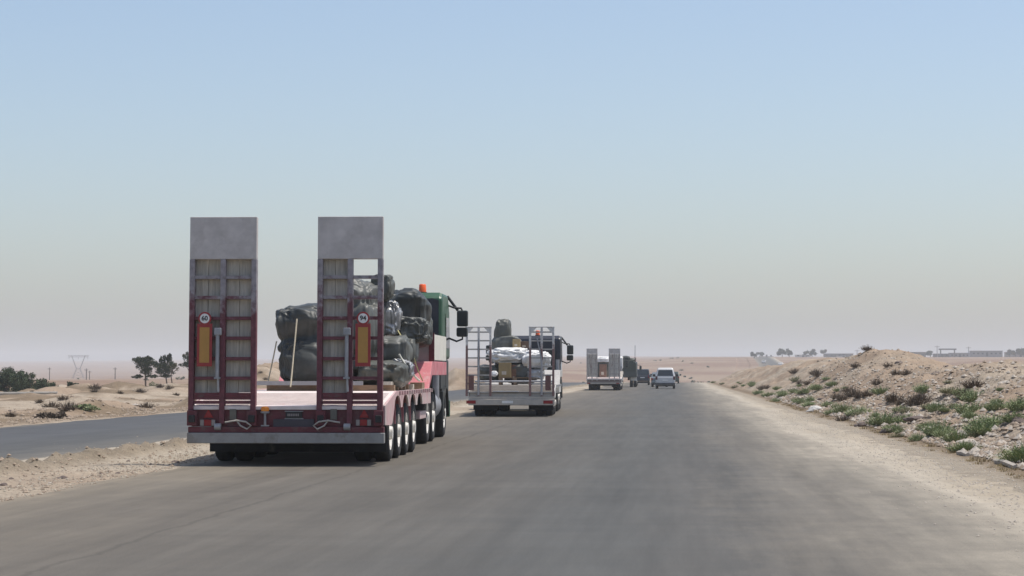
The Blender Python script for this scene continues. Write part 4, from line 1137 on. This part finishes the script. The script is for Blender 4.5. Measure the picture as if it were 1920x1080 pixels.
D1 = [(1580, 752), (1600, 745), (1612, 738), (1590, 735), (1625, 742), (1640, 728), (1645, 722), (1610, 748), (1620, 752), (1675, 757), (1690, 760), (1705, 758), (1720, 759), (1572, 748), (1635, 760), (1535, 706), (1528, 702), (1545, 704), (1490, 700), (1680, 704), (1690, 706), (1700, 703), (1582, 790), (1572, 785),
      (1825, 728), (1808, 750), (1850, 722), (1730, 755), (1463, 746), (1445, 752), (1440, 728), (1430, 730), (1380, 706), (1665, 688), (1605, 690), (1888, 812), (1365, 704), (1625, 656), (1605, 662), (1500, 720), (1515, 722)]
spD = []
for (px, py) in D1[::3] + D1[1::3]:
    q = gpix(px, py)
    if q and q[0] > 4.5: spD.append((q[0], q[1], rr.uniform(.7, 1.2)))
scatter('dry_shrub', dryM, spD, 'dry brown brush growing out of the spoil bank', 'shrub', 'dry brush on the bank', .02)
spG = []
for k in range(150):
    y = rr.uniform(20, 110); x = 4.85 + rr.gauss(0, .18)
    spG.append((x, y, rr.uniform(.5, 1.1)))
scatter('grass_tuft', grassM, spG, 'small straw-coloured grass tuft along the dirt shoulder edge', 'grass', 'dry grass tufts at the shoulder', .02)

# stones
def stone_mesh(seed, mat, sub=2):
    bm = bmesh.new(); bmesh.ops.create_icosphere(bm, subdivisions=sub, radius=1)
    o = Vector((seed * 5.1, seed * 2.3, seed))
    for v in bm.verts:
        p = v.co
        k = 1 + .35 * mnoise.noise(p * 1.1 + o) + .2 * mnoise.noise(p * 2.6 + o)
        v.co = Vector((p.x * k * 1.1, p.y * k * .8, max(p.z * k * .55, -.3)))
    me = bpy.data.meshes.new('stone'); bm.to_mesh(me); bm.free(); me.materials.append(mat); 
    return me
st_p = M('pale_stone', (.42, .37, .31), .9, .2, 6); st_d = M('dark_stone', (.13, .10, .085), .9, .25, 6); st_b = M('tan_stone', (.30, .235, .175), .9, .2, 6)
palS = [stone_mesh(k, st_p) for k in range(5)]; darS = [stone_mesh(10 + k, st_d) for k in range(4)]; tanS = [stone_mesh(20 + k, st_b) for k in range(4)]
def stones(n, meshes, fx, fy, smin, smax, label, group):
    sp = []
    while len(sp) < n:
        y = fy(rr); x = fx(rr, y)
        sp.append((x, y, smin + (smax - smin) * rr.random() ** 2.2))
    scatter('stone', meshes, sp, label, 'stone', group, .08)
logy = lambda a, b: (lambda r_: a * (b / a) ** r_.random())
stones(95, palS, lambda r_, y: r_.uniform(5.0, 11.5), logy(24, 150), .06, .24, 'pale angular stone lying on the spoil bank', 'pale stones on the bank')
stones(50, tanS, lambda r_, y: r_.uniform(5.0, 11.5), logy(24, 150), .06, .26, 'tan lump of earth lying on the spoil bank', 'tan clods on the bank')
stones(36, darS, lambda r_, y: r_.uniform(5.2, 11.5), logy(26, 150), .06, .20, 'dark stone lying on the spoil bank', 'dark stones on the bank')
stones(34, darS, lambda r_, y: r_.uniform(-8.9, -7.7), logy(22, 60), .03, .09, 'small dark clod on the gravel median beside the main road', 'dark clods on the median')
stones(14, palS, lambda r_, y: r_.uniform(-10.4, -7.7), logy(22, 80), .03, .08, 'small pale stone on the gravel median', 'pale stones on the median')
stones(26, palS, lambda r_, y: r_.uniform(-26, -17.8), logy(50, 150), .06, .22, 'pale stone on the sandy verge beyond the left carriageway', 'pale stones on the left verge')
stones(22, darS, lambda r_, y: r_.uniform(-30, -18), logy(55, 150), .06, .20, 'dark clod on the sandy verge beyond the left carriageway', 'dark clods on the left verge')
def single_stone(px, py, s, mesh, label, name='stone', cat='stone', sc=(1, 1, 1)):
    q = gpix(px, py)
    o = bpy.data.objects.new(name, mesh); col.objects.link(o)
    o.location = (q[0], q[1], gz(*q)); o.scale = tuple(s * k for k in sc)
    return tag(o, label, cat)
single_stone(1530, 770, .25, stone_mesh(41, M('white_stone', (.52, .50, .46), .8, .2, 8), 3), 'large whitish boulder at the shoulder edge among weeds', sc=(1.2, 1, 1.1))
single_stone(1689, 790, .34, stone_mesh(42, st_d, 3), 'big dark brown boulder on the bank above the weeds')
single_stone(1718, 787, .24, stone_mesh(43, st_d, 3), 'flat dark slab beside the big dark brown boulder', sc=(1.3, 1, .6))
single_stone(1622, 800, .2, stone_mesh(44, st_d, 3), 'dark rounded stone at the shoulder edge below a weed clump', sc=(1.3, 1, 1))
single_stone(1665, 812, .19, stone_mesh(45, st_d, 3), 'purplish dark stone at the shoulder edge between weeds')
for (pa, pb, lab) in [((1797, 853), (1815, 857), 'pale plank lying at the shoulder edge below a green weed'), ((1868, 868), (1905, 880), 'long weathered plank lying along the shoulder edge')]:
    a = gpix(*pa); b = gpix(*pb)
    a3 = Vector((a[0], a[1], gz(*a) + .02)); b3 = Vector((b[0], b[1], gz(*b) + .02))
    o = MB().tube([a3, a3.lerp(b3, .5) + Vector((0, 0, .02)), b3], .045, 5).build('plank', st_p)
    tag(o, lab, 'plank')

# loose gravel: real little stones, far too many to count
def gravel(name, n, fx, fy, mat, label, smin=.012, smax=.04):
    r_ = np.random.RandomState(n)
    u = r_.random_sample(n)
    y = fy[0] * (fy[1] / fy[0]) ** u
    x = fx(r_, n, y)
    z = ground(x, y)
    inside = ((x > RR0 - .1) & (x < RR1 + .1)) | ((x > RL0 - .1) & (x < RL1 + .1))
    z = np.where(inside, np.maximum(z, .0), z)
    s = smin + (smax - smin) * r_.random_sample(n) ** 3
    base = np.array([(1, 0, 0), (0, 1, 0), (-1, 0, 0), (0, -1, 0), (0, 0, .7), (0, 0, -.5)])
    jit = 1 + .5 * (r_.random_sample((n, 6, 1)) - .5)
    an = r_.random_sample(n) * 6.28
    ca, sa = np.cos(an)[:, None], np.sin(an)[:, None]
    v = base[None] * jit * s[:, None, None]
    vx = v[..., 0] * ca - v[..., 1] * sa; vy = v[..., 0] * sa + v[..., 1] * ca
    co = np.stack([vx + x[:, None], vy + y[:, None], v[..., 2] + z[:, None] + s[:, None] * .15], -1).reshape(-1, 3)
    f0 = np.array([(0, 1, 4), (1, 2, 4), (2, 3, 4), (3, 0, 4), (1, 0, 5), (2, 1, 5), (3, 2, 5), (0, 3, 5)])
    f = (f0[None] + 6 * np.arange(n)[:, None, None]).reshape(-1, 3)
    me = bpy.data.meshes.new(name)
    me.from_pydata(co.tolist(), [], f.tolist()); me.materials.append(mat)
    o = bpy.data.objects.new(name, me); col.objects.link(o)
    tag(o, label, 'gravel', kind='stuff')
gravel('gravel', 5500, lambda r_, n, y: -7.35 - np.abs(r_.normal(0, 1.3, n)), (21, 70), M('grit', (.36, .31, .245), .95, .3, 3), 'fine pale gravel scattered over the median', .006, .026)
gravel('gravel', 2500, lambda r_, n, y: -7.35 - np.abs(r_.normal(0, 1.2, n)), (21, 70), st_b, 'brown grit scattered over the median', .01, .04)
gravel('gravel', 6000, lambda r_, n, y: 3.9 + r_.normal(0, .55, n), (15, 80), st_p, 'pale grit scattered over the dirt shoulder', .006, .022)
gravel('gravel', 15000, lambda r_, n, y: 5.0 + np.abs(r_.normal(0, 3.0, n)), (22, 120), st_b, 'loose rubble scattered over the right-hand bank', .02, .09)
gravel('gravel', 9000, lambda r_, n, y: 5.0 + np.abs(r_.normal(0, 2.6, n)), (22, 120), st_p, 'pale rubble scattered over the right-hand bank', .02, .10)
gravel('clods', 420, lambda r_, n, y: -9.25 + r_.normal(0, .14, n), (24, 110), st_b, 'earth clods heaped in the ridge along the gravel median', .02, .06)
gravel('gravel', 3000, lambda r_, n, y: -17.6 - np.abs(r_.normal(0, 4.0, n)), (45, 140), st_b, 'rubble scattered over the sandy verge beyond the left carriageway', .03, .10)

# trees and bushes
def leaf_cloud(m, c, rad, n, size, rr, needle=False):
    for i in range(n):
        while True:
            p = Vector((rr.uniform(-1, 1), rr.uniform(-1, 1), rr.uniform(-1, 1)))
            if p.length <= 1: break
        p = p * (.55 + .45 * rr.random()) if rr.random() < .5 else p
        p = Vector((p.x * rad[0], p.y * rad[1], p.z * rad[2])) + Vector(c)
        d = Vector((rr.gauss(0, 1), rr.gauss(0, 1), rr.gauss(.3, 1))).normalized()
        s = d.orthogonal().normalized()
        q = Matrix.Rotation(rr.uniform(0, 6.28), 3, d) @ s
        L_ = size * rr.uniform(.6, 1.3); Wd = L_ * (.28 if needle else .5)
        m.add([p - d * L_ * .5, p + q * Wd * .5, p + d * L_ * .5, p - q * Wd * .5], [(0, 1, 2, 3)])

def tree(label, base, clumps, trunk, seed, mat, n=620, size=.16, group=None, name='pine_tree', cat='tree', needle=True):
    """clumps: (dx, dy, z, rx, ry, rz); trunk: list of (dx, dy, z, r)"""
    rr = random.Random(seed)
    t = thing(name, label, cat, base, 0, group)
    m = MB()
    for i in range(len(trunk) - 1):
        a, b = trunk[i], trunk[i + 1]
        m.tube([a[:3], b[:3]], a[3], 7, b[3])
    top = Vector(trunk[-1][:3])
    for c in clumps:
        st = Vector(trunk[max(0, len(trunk) - 2)][:3]).lerp(top, rr.random())
        m.tube([st, Vector(c[:3])], .035, 5, .012)
    m.build('trunk', bark_m, t)
    f = MB()
    for (cx, cy, cz, rx, ry, rz) in clumps:
        vol = max(.3, rx * ry * rz / .12)
        leaf_cloud(f, (cx, cy, cz), (rx, ry, rz), int(n * vol ** .8), size, rr, needle)
        for k in range(5):
            a = rr.uniform(0, 6.28); b_ = rr.uniform(-.2, 1.2)
            leaf_cloud(f, (cx + rx * math.cos(a) * math.cos(b_), cy + ry * math.sin(a) * math.cos(b_), cz + rz * math.sin(b_)), (rx * .35, ry * .35, rz * .4), int(n * .12), size, rr, needle)
    me = bpy.data.meshes.new('crown'); me.from_pydata(f.v, [], f.f); me.materials.append(mat)
    o = bpy.data.objects.new('crown', me); col.objects.link(o); o.parent = t
    return t
def base_at(px, Y):
    p = at(px, 720, Y)
    return (p.x, Y, gz(p.x, Y) - .05)
GT = 'trees beyond the left carriageway'
S = 4000 / 185.
tree('dark flat-topped pine with lower side tufts standing on the sandy rise', base_at(273, 185),
     [(-.35, 0, 2.75, .75, .6, .38), (.35, 0, 2.75, .6, .6, .32), (-.1, 0, 2.3, .65, .55, .42), (.1, .1, 1.9, .5, .5, .35), (-.75, 0, 1.45, .42, .4, .17), (.65, 0, 1.5, .5, .4, .16), (.9, 0, 2.5, .4, .4, .25), (-.75, 0, 2.95, .4, .4, .22), (0, 0, 3.05, .5, .4, .22)],
     [(0, 0, -.2, .09), (.0, 0, .9, .075), (-.03, 0, 1.9, .06), (0, 0, 2.7, .03)], 1, pine_m, group=GT)
tree('dark pine with upright spiky shoots next to the flat-topped pine', base_at(309, 192),
     [(-.5, 0, 2.5, .6, .5, .4), (.3, 0, 2.5, .65, .6, .45), (.0, 0, 2.0, .8, .6, .35), (-.35, 0, 3.1, .14, .14, .4), (-.05, 0, 3.1, .14, .14, .4), (.25, 0, 3.1, .16, .14, .38), (.5, 0, 3.25, .2, .2, .4), (.8, 0, 2.6, .4, .3, .25), (.1, 0, 1.6, .5, .4, .14)],
     [(.25, 0, -.2, .08), (.2, 0, .9, .06), (.05, 0, 1.9, .05), (0, 0, 2.6, .03)], 2, pine_m, group=GT)
tree('thin leaning sparse tree beside the spiky pine', base_at(325, 178),
     [(-.15, 0, 2.1, .26, .2, .3), (.12, 0, 2.25, .22, .2, .22), (.3, 0, 2.0, .2, .2, .18)], [(.12, 0, -.2, .07), (-.12, 0, .9, .055), (-.2, 0, 1.4, .04), (-.05, 0, 2.1, .02)], 3, leaf_mat('sparse_leaf', (.10, .09, .06), (.15, .14, .09)), n=70, group=GT)
tree('dark pine half hidden behind the red lowbed ramp', base_at(352, 188),
     [(-.1, 0, 2.9, .4, .4, .4), (-.2, 0, 2.2, .5, .4, .25), (.4, 0, 2.6, .5, .4, .5)], [(.2, 0, -.2, .08), (.15, 0, 1.5, .06), (.1, 0, 2.6, .03)], 4, pine_m, group=GT)
tree('dark tree showing between the green cab and the grey lowbed', base_at(858, 230),
     [(0, 0, 1.0, .9, .7, .6), (-.3, 0, 1.5, .6, .5, .45), (.5, 0, 1.3, .5, .5, .4), (.0, 0, 1.9, .3, .3, .25)], [(0, 0, -.3, .1), (0, 0, .8, .07), (0, 0, 1.6, .03)], 5, pine_m, n=200, group=GT, name='bushy_tree', needle=False)
GB = 'bushes beyond the left carriageway'
def bush(label, px, Y, w_, h_, seed, mat, n=300, size=.13, group=GB):
    rr = random.Random(seed)
    cl = []
    for k in range(9):
        x = rr.uniform(-1, 1) * w_ * .36; z = rr.uniform(.2, .75) * h_ * (1 - .5 * abs(x) / (w_ * .5))
        cl.append((x, rr.uniform(-.4, .4) * w_ * .4, z, w_ * rr.uniform(.16, .26), w_ * rr.uniform(.16, .26), h_ * rr.uniform(.20, .30)))
    return tree(label, base_at(px, Y), cl, [(0, 0, -.1, .06), (0, 0, h_ * .35, .03)], seed, mat, n, size, group, 'bush', 'bush', False)
bush('large dense dark green bush left of the smaller round bush', 12, 150, 3.2, 2.7, 11, bush_m, 620)
bush('dense dark bush merging into the right of the large one', 42, 153, 1.8, 1.9, 19, bush_m, 420)
bush('mid-sized round dark green bush beside the large dense one', 86, 156, 2.0, 1.5, 12, bush_m, 320)
bush('small dark bush between the sand heaps', 136, 150, .9, 1.0, 13, bush_m, 200)
bush('bright yellow-green bush on top of a sand heap', 212, 170, 1.6, 1.35, 14, lime_m, 260)
bush('grey-green low bush behind the flat-topped pine', 288, 205, 1.8, 1.2, 15, weed2_m, 240)
bush('low green bush at the foot of the leaning tree', 332, 196, 1.8, .8, 16, weed2_m, 240)
bush('low green weed bed on the verge beyond the left carriageway', 160, 72.5, .9, .22, 17, weed_m, 160, .08)
for k, (px, Y, lab) in enumerate([(85, 66, 'low brown brush nearer the left carriageway edge'), (108, 66, 'small dark brown brush next to the low brown brush'), (222, 108, 'purplish dry brush on the sandy slope'), (245, 109, 'wide purplish dry brush next to the purplish one')]):
    bush(lab, px, Y, .6 if k < 2 else .8, .3, 30 + k, dry_m, 120, .08)

spL = []
for (px, py) in [(60, 735), (75, 757), (118, 750), (178, 736), (225, 738), (262, 736), (330, 742), (20, 782), (130, 770), (275, 765), (98, 764), (178, 728), (300, 726), (318, 730), (498, 712), (488, 700)]:
    q = gpix(px, py, 50, 320)
    if q: spL.append((q[0], q[1], rr.choice([.45, .6, .8, 1.2])))
scatter('dry_shrub', dryM, spL, 'dry brown brush dotted over the sand beyond the left carriageway', 'shrub', 'dry brush on the left sand', .02)
a = at(-60, 739, 122); b = at(104, 738, 128)
lw = thing('low_wall', 'low grey concrete kerb wall before the large dark bush', 'wall', (a.x, a.y, min(gz(a.x, a.y), gz(b.x, b.y)) - .2))
dv = b - a
B('wall', M('grey_concrete', (.33, .31, .28), .9, .2, 2), lw, (0, dv.length, -.12, .12, 0, .62), bevel=.01)
B('coping', M('pale_concrete', (.42, .40, .36), .9, .15, 2), lw, (-.02, dv.length + .02, -.17, .17, .602, .70), bevel=.01)
lw.rotation_euler = (0, 0, math.atan2(dv.y, dv.x))
# ------------------------------------------------------------------ poles, pylon
pole_m = M('pole_timber', (.10, .085, .07), .9, .2, 3)
lat_m = M('lattice_steel', (.28, .28, .28), .6, .1, 3)
for (px, Y, pyt, lab) in [(93, 640, 689, 'bare wooden pole rising behind the mid-sized bush'), (162, 620, 691, 'wooden pole standing in front of the pylon'), (168, 700, 695, 'shorter wooden pole just right of the pole before the pylon'), (216, 640, 689, 'wooden pole rising behind the yellow-green bush')]:
    p = at(px, pyt, Y); g = gz(p.x, Y)
    t = thing('utility_pole', lab, 'pole', (p.x, Y, g), 0, 'wooden poles across the plain')
    h_ = p.z - g
    MB().tube([(0, 0, -.4), (0, 0, h_)], .16, 8, .11).build('shaft', pole_m, t)
    B('cross_arm', pole_m, t, (-.55, .55, -.17, -.09, h_ - .5, h_ - .38))
    for s in (-.45, 0.0, .45): MB().lathe([(h_ - .378, .05), (h_ - .22, .04)], (s, -.13, 0), 'z', 6).build('insulator', hub_m, t)
def pylon(px, Y, pyt, width, label):
    p = at(px, pyt, Y); g = gz(p.x, Y); h_ = p.z - g
    t = thing('pylon', label, 'pylon', (p.x, Y, g - .2), 0, 'lattice pylons')
    m = MB(); r = .11
    zw = h_ * .45
    for s in (-1, 1):
        for q in (-1, 1):
            m.tube([(s * width * .32, q * 1.2, 0), (s * width * .10, q * .5, zw)], r, 4)
            m.tube([(s * width * .10, q * .5, zw), (s * width * .36, q * .3, h_)], r, 4)
        for k in range(4):
            z0, z1 = zw * k / 4, zw * (k + 1) / 4
            f = lambda z: width * (.32 - .22 * z / zw)
            m.tube([(s * f(z0), 0, z0), (-s * f(z1), 0, z1)], r * .6, 4)
    m.tube([(-width * .10, 0, zw), (width * .10, 0, zw)], r, 4)
    m.build('legs', lat_m, t)
    a = MB()
    for dz in (0, -.8): a.tube([(-width * .55, 0, h_ + dz * .99), (width * .55, 0, h_ + dz * .99)], r, 4)
    for k in range(12):
        x0 = -width * .55 + k * width * 1.1 / 12; x1 = x0 + width * 1.1 / 12
        a.tube([(x0, 0, h_ - (.8 if k % 2 else 0)), (x1, 0, h_ - (0 if k % 2 else .8))], r * .6, 4)
    for x in (-width * .5, 0, width * .5): a.tube([(x, 0, h_ - .8), (x, 0, h_ - 2.0)], r * .8, 4)
    a.build('cross_beam', lat_m, t)
pylon(147, 1150, 666, 10.5, 'lattice power pylon with wide flat cross-beam on the left plain')

# ------------------------------------------------------------------ far village on the right
wall_g = M('grey_block_wall', (.24, .23, .225), .9, .12, .3)
wall_b = M('tan_block_wall', (.34, .28, .23), .9, .12, .3)
wall_d = M('dark_shed_wall', (.13, .125, .125), .9, .15, .3)
roof_w = M('pale_roof', (.52, .51, .49), .8, .1, .3)
def house(pxa, pxb, pyt, Y, dep, mat, label, roof=None, win=4):
    a = at(pxa, 690, Y); b = at(pxb, 690, Y); top = at((pxa + pxb) / 2, pyt, Y).z
    cx = (a.x + b.x) / 2; g = min(gz(a.x, Y), gz(b.x, Y), gz(cx, Y + dep)) - .3
    w_ = (b.x - a.x) / 2; h_ = top - g
    t = thing('building', label, 'building', (cx, Y, g), 0, 'low buildings of the far village')
    B('wall', mat, t, (-w_, w_, 0, dep, 0, h_))
    B('roof', roof or mat, t, (-w_ - .25, w_ + .25, -.25, dep + .25, h_ + .002, h_ + .35))
    zc = max(1.0, h_ - 2.0)
    for k in range(win):
        x = -w_ + (k + .5) * 2 * w_ / win
        if k == win // 2: B('door', black_p, t, (x - .7, x + .7, -.06, -.003, zc - 1.2 if zc > 1.3 else .1, zc + 1.2))
        else: B('window', glass_m, t, (x - .6, x + .6, -.05, -.003, zc, zc + 1.0))
    return t
house(1697, 1736, 661, 1400, 9, wall_d, 'dark flat-roofed block standing alone right of the bank top', None, 4)
house(1782, 1818, 662.5, 1380, 8, wall_g, 'grey walled yard building beneath the gantry frame', None, 5)
house(1822, 1880, 658.5, 1420, 10, wall_g, 'long grey flat-roofed shed right of the gantry frame', None, 7)
house(1752, 1780, 664, 1390, 8, wall_d, 'low dark building under the gantry frame', None, 3)
house(1887, 1930, 661, 1450, 9, wall_b, 'tan low building beyond the long grey shed', None, 4)
house(1546, 1600, 663.5, 1500, 9, wall_d, 'long low dark shed behind the mound shoulder', roof_w, 6)
house(1492, 1520, 666, 1450, 8, roof_w, 'pale low house between two far trees', None, 3)
house(1570, 1586, 668, 1300, 6, roof_w, 'small white hut before the long low shed', None, 2)
house(1425, 1450, 669, 1700, 8, wall_b, 'small tan house where the far road climbs', None, 3)
# gantry
gt = thing('gantry', 'steel gantry frame rising over the far grey buildings', 'gantry', (at(1777, 690, 1370).x, 1370, gz(at(1777, 690, 1370).x, 1370)), 0)
hg = at(1777, 653.5, 1370).z - gt.location.z
ww = (at(1790, 690, 1370).x - at(1764, 690, 1370).x) / 2
for s in (-1, 1):
    B('post', wall_d, gt, (s * ww - .35, s * ww + .35, 0, .7, -.3, hg - .9))
B('beam', wall_d, gt, (-ww - 1.2, ww + 1.2, -.1, .8, hg - .898, hg))
for (px, pyt, lab) in [(1757, 648, 'thin mast left of the gantry frame'), (1816, 650, 'thin mast right of the gantry frame'), (1607, 655.5, 'short post on the skyline left of the mound top')]:
    Y = 1365; p = at(px, pyt, Y); g = gz(p.x, Y)
    t = thing('mast', lab, 'mast', (p.x, Y, g), 0)
    MB().tube([(0, 0, -.3), (0, 0, p.z - g)], .28, 6, .2).build('shaft', lat_m, t)
    B('cross_arm', lat_m, t, (-1.6, 1.6, -.15, .15, p.z - g - .9, p.z - g - .6))
GV = 'trees of the far village'
for k, (px, Y, w_, h_, lab) in enumerate([(1415, 1150, 4.5, 3.8, 'dark round tree at the left end of the far village'), (1467, 1250, 7, 5.5, 'big dark tree standing by the climbing road'), (1480, 1270, 5, 5, 'dark tree right beside the big one'), (1425, 1500, 6, 4, 'hazy tree behind the tan house'),
                                   (1512, 1350, 4, 4, 'small dark tree beside the pale low house'), (1523, 1360, 6, 5, 'dark broad tree between pale house and long shed'), (1545, 1400, 5, 5, 'dark tree at the left end of the long low shed'), (1745, 1350, 7, 4, 'dark scrub between the lone block and the gantry'), (1905, 1380, 8, 6, 'hazy tree over the tan low building'), (1920, 1390, 7, 5.5, 'hazy tree at the far end of tan building'), (1893, 1400, 5, 5, 'hazy tree at the near end of tan building')]):
    rr2 = random.Random(200 + k)
    cl = [(rr2.uniform(-.32, .32) * w_, rr2.uniform(-.2, .2) * w_, h_ * rr2.uniform(.4, .85), w_ * .22, w_ * .22, h_ * .22) for _ in range(6)]
    tree(lab, base_at(px, Y), cl, [(0, 0, -.4, .25), (0, 0, h_ * .4, .15)], 300 + k, pine_m, 22, .7, GV, 'broad_tree', 'tree', False)
# dark scrub dots on the plain
for k in range(26):
    rr2 = random.Random(400 + k)
    Y = rr2.uniform(420, 1500); px = rr2.choice([rr2.uniform(0, 350), rr2.uniform(500, 600), rr2.uniform(1060, 1420), rr2.uniform(1170, 1330)])
    bush('small dark scrub far out on the open plain', px, Y, rr2.uniform(1, 2.4), rr2.uniform(.5, 1.0), 500 + k, bush_m, 10, .4, 'far scrub on the plain')
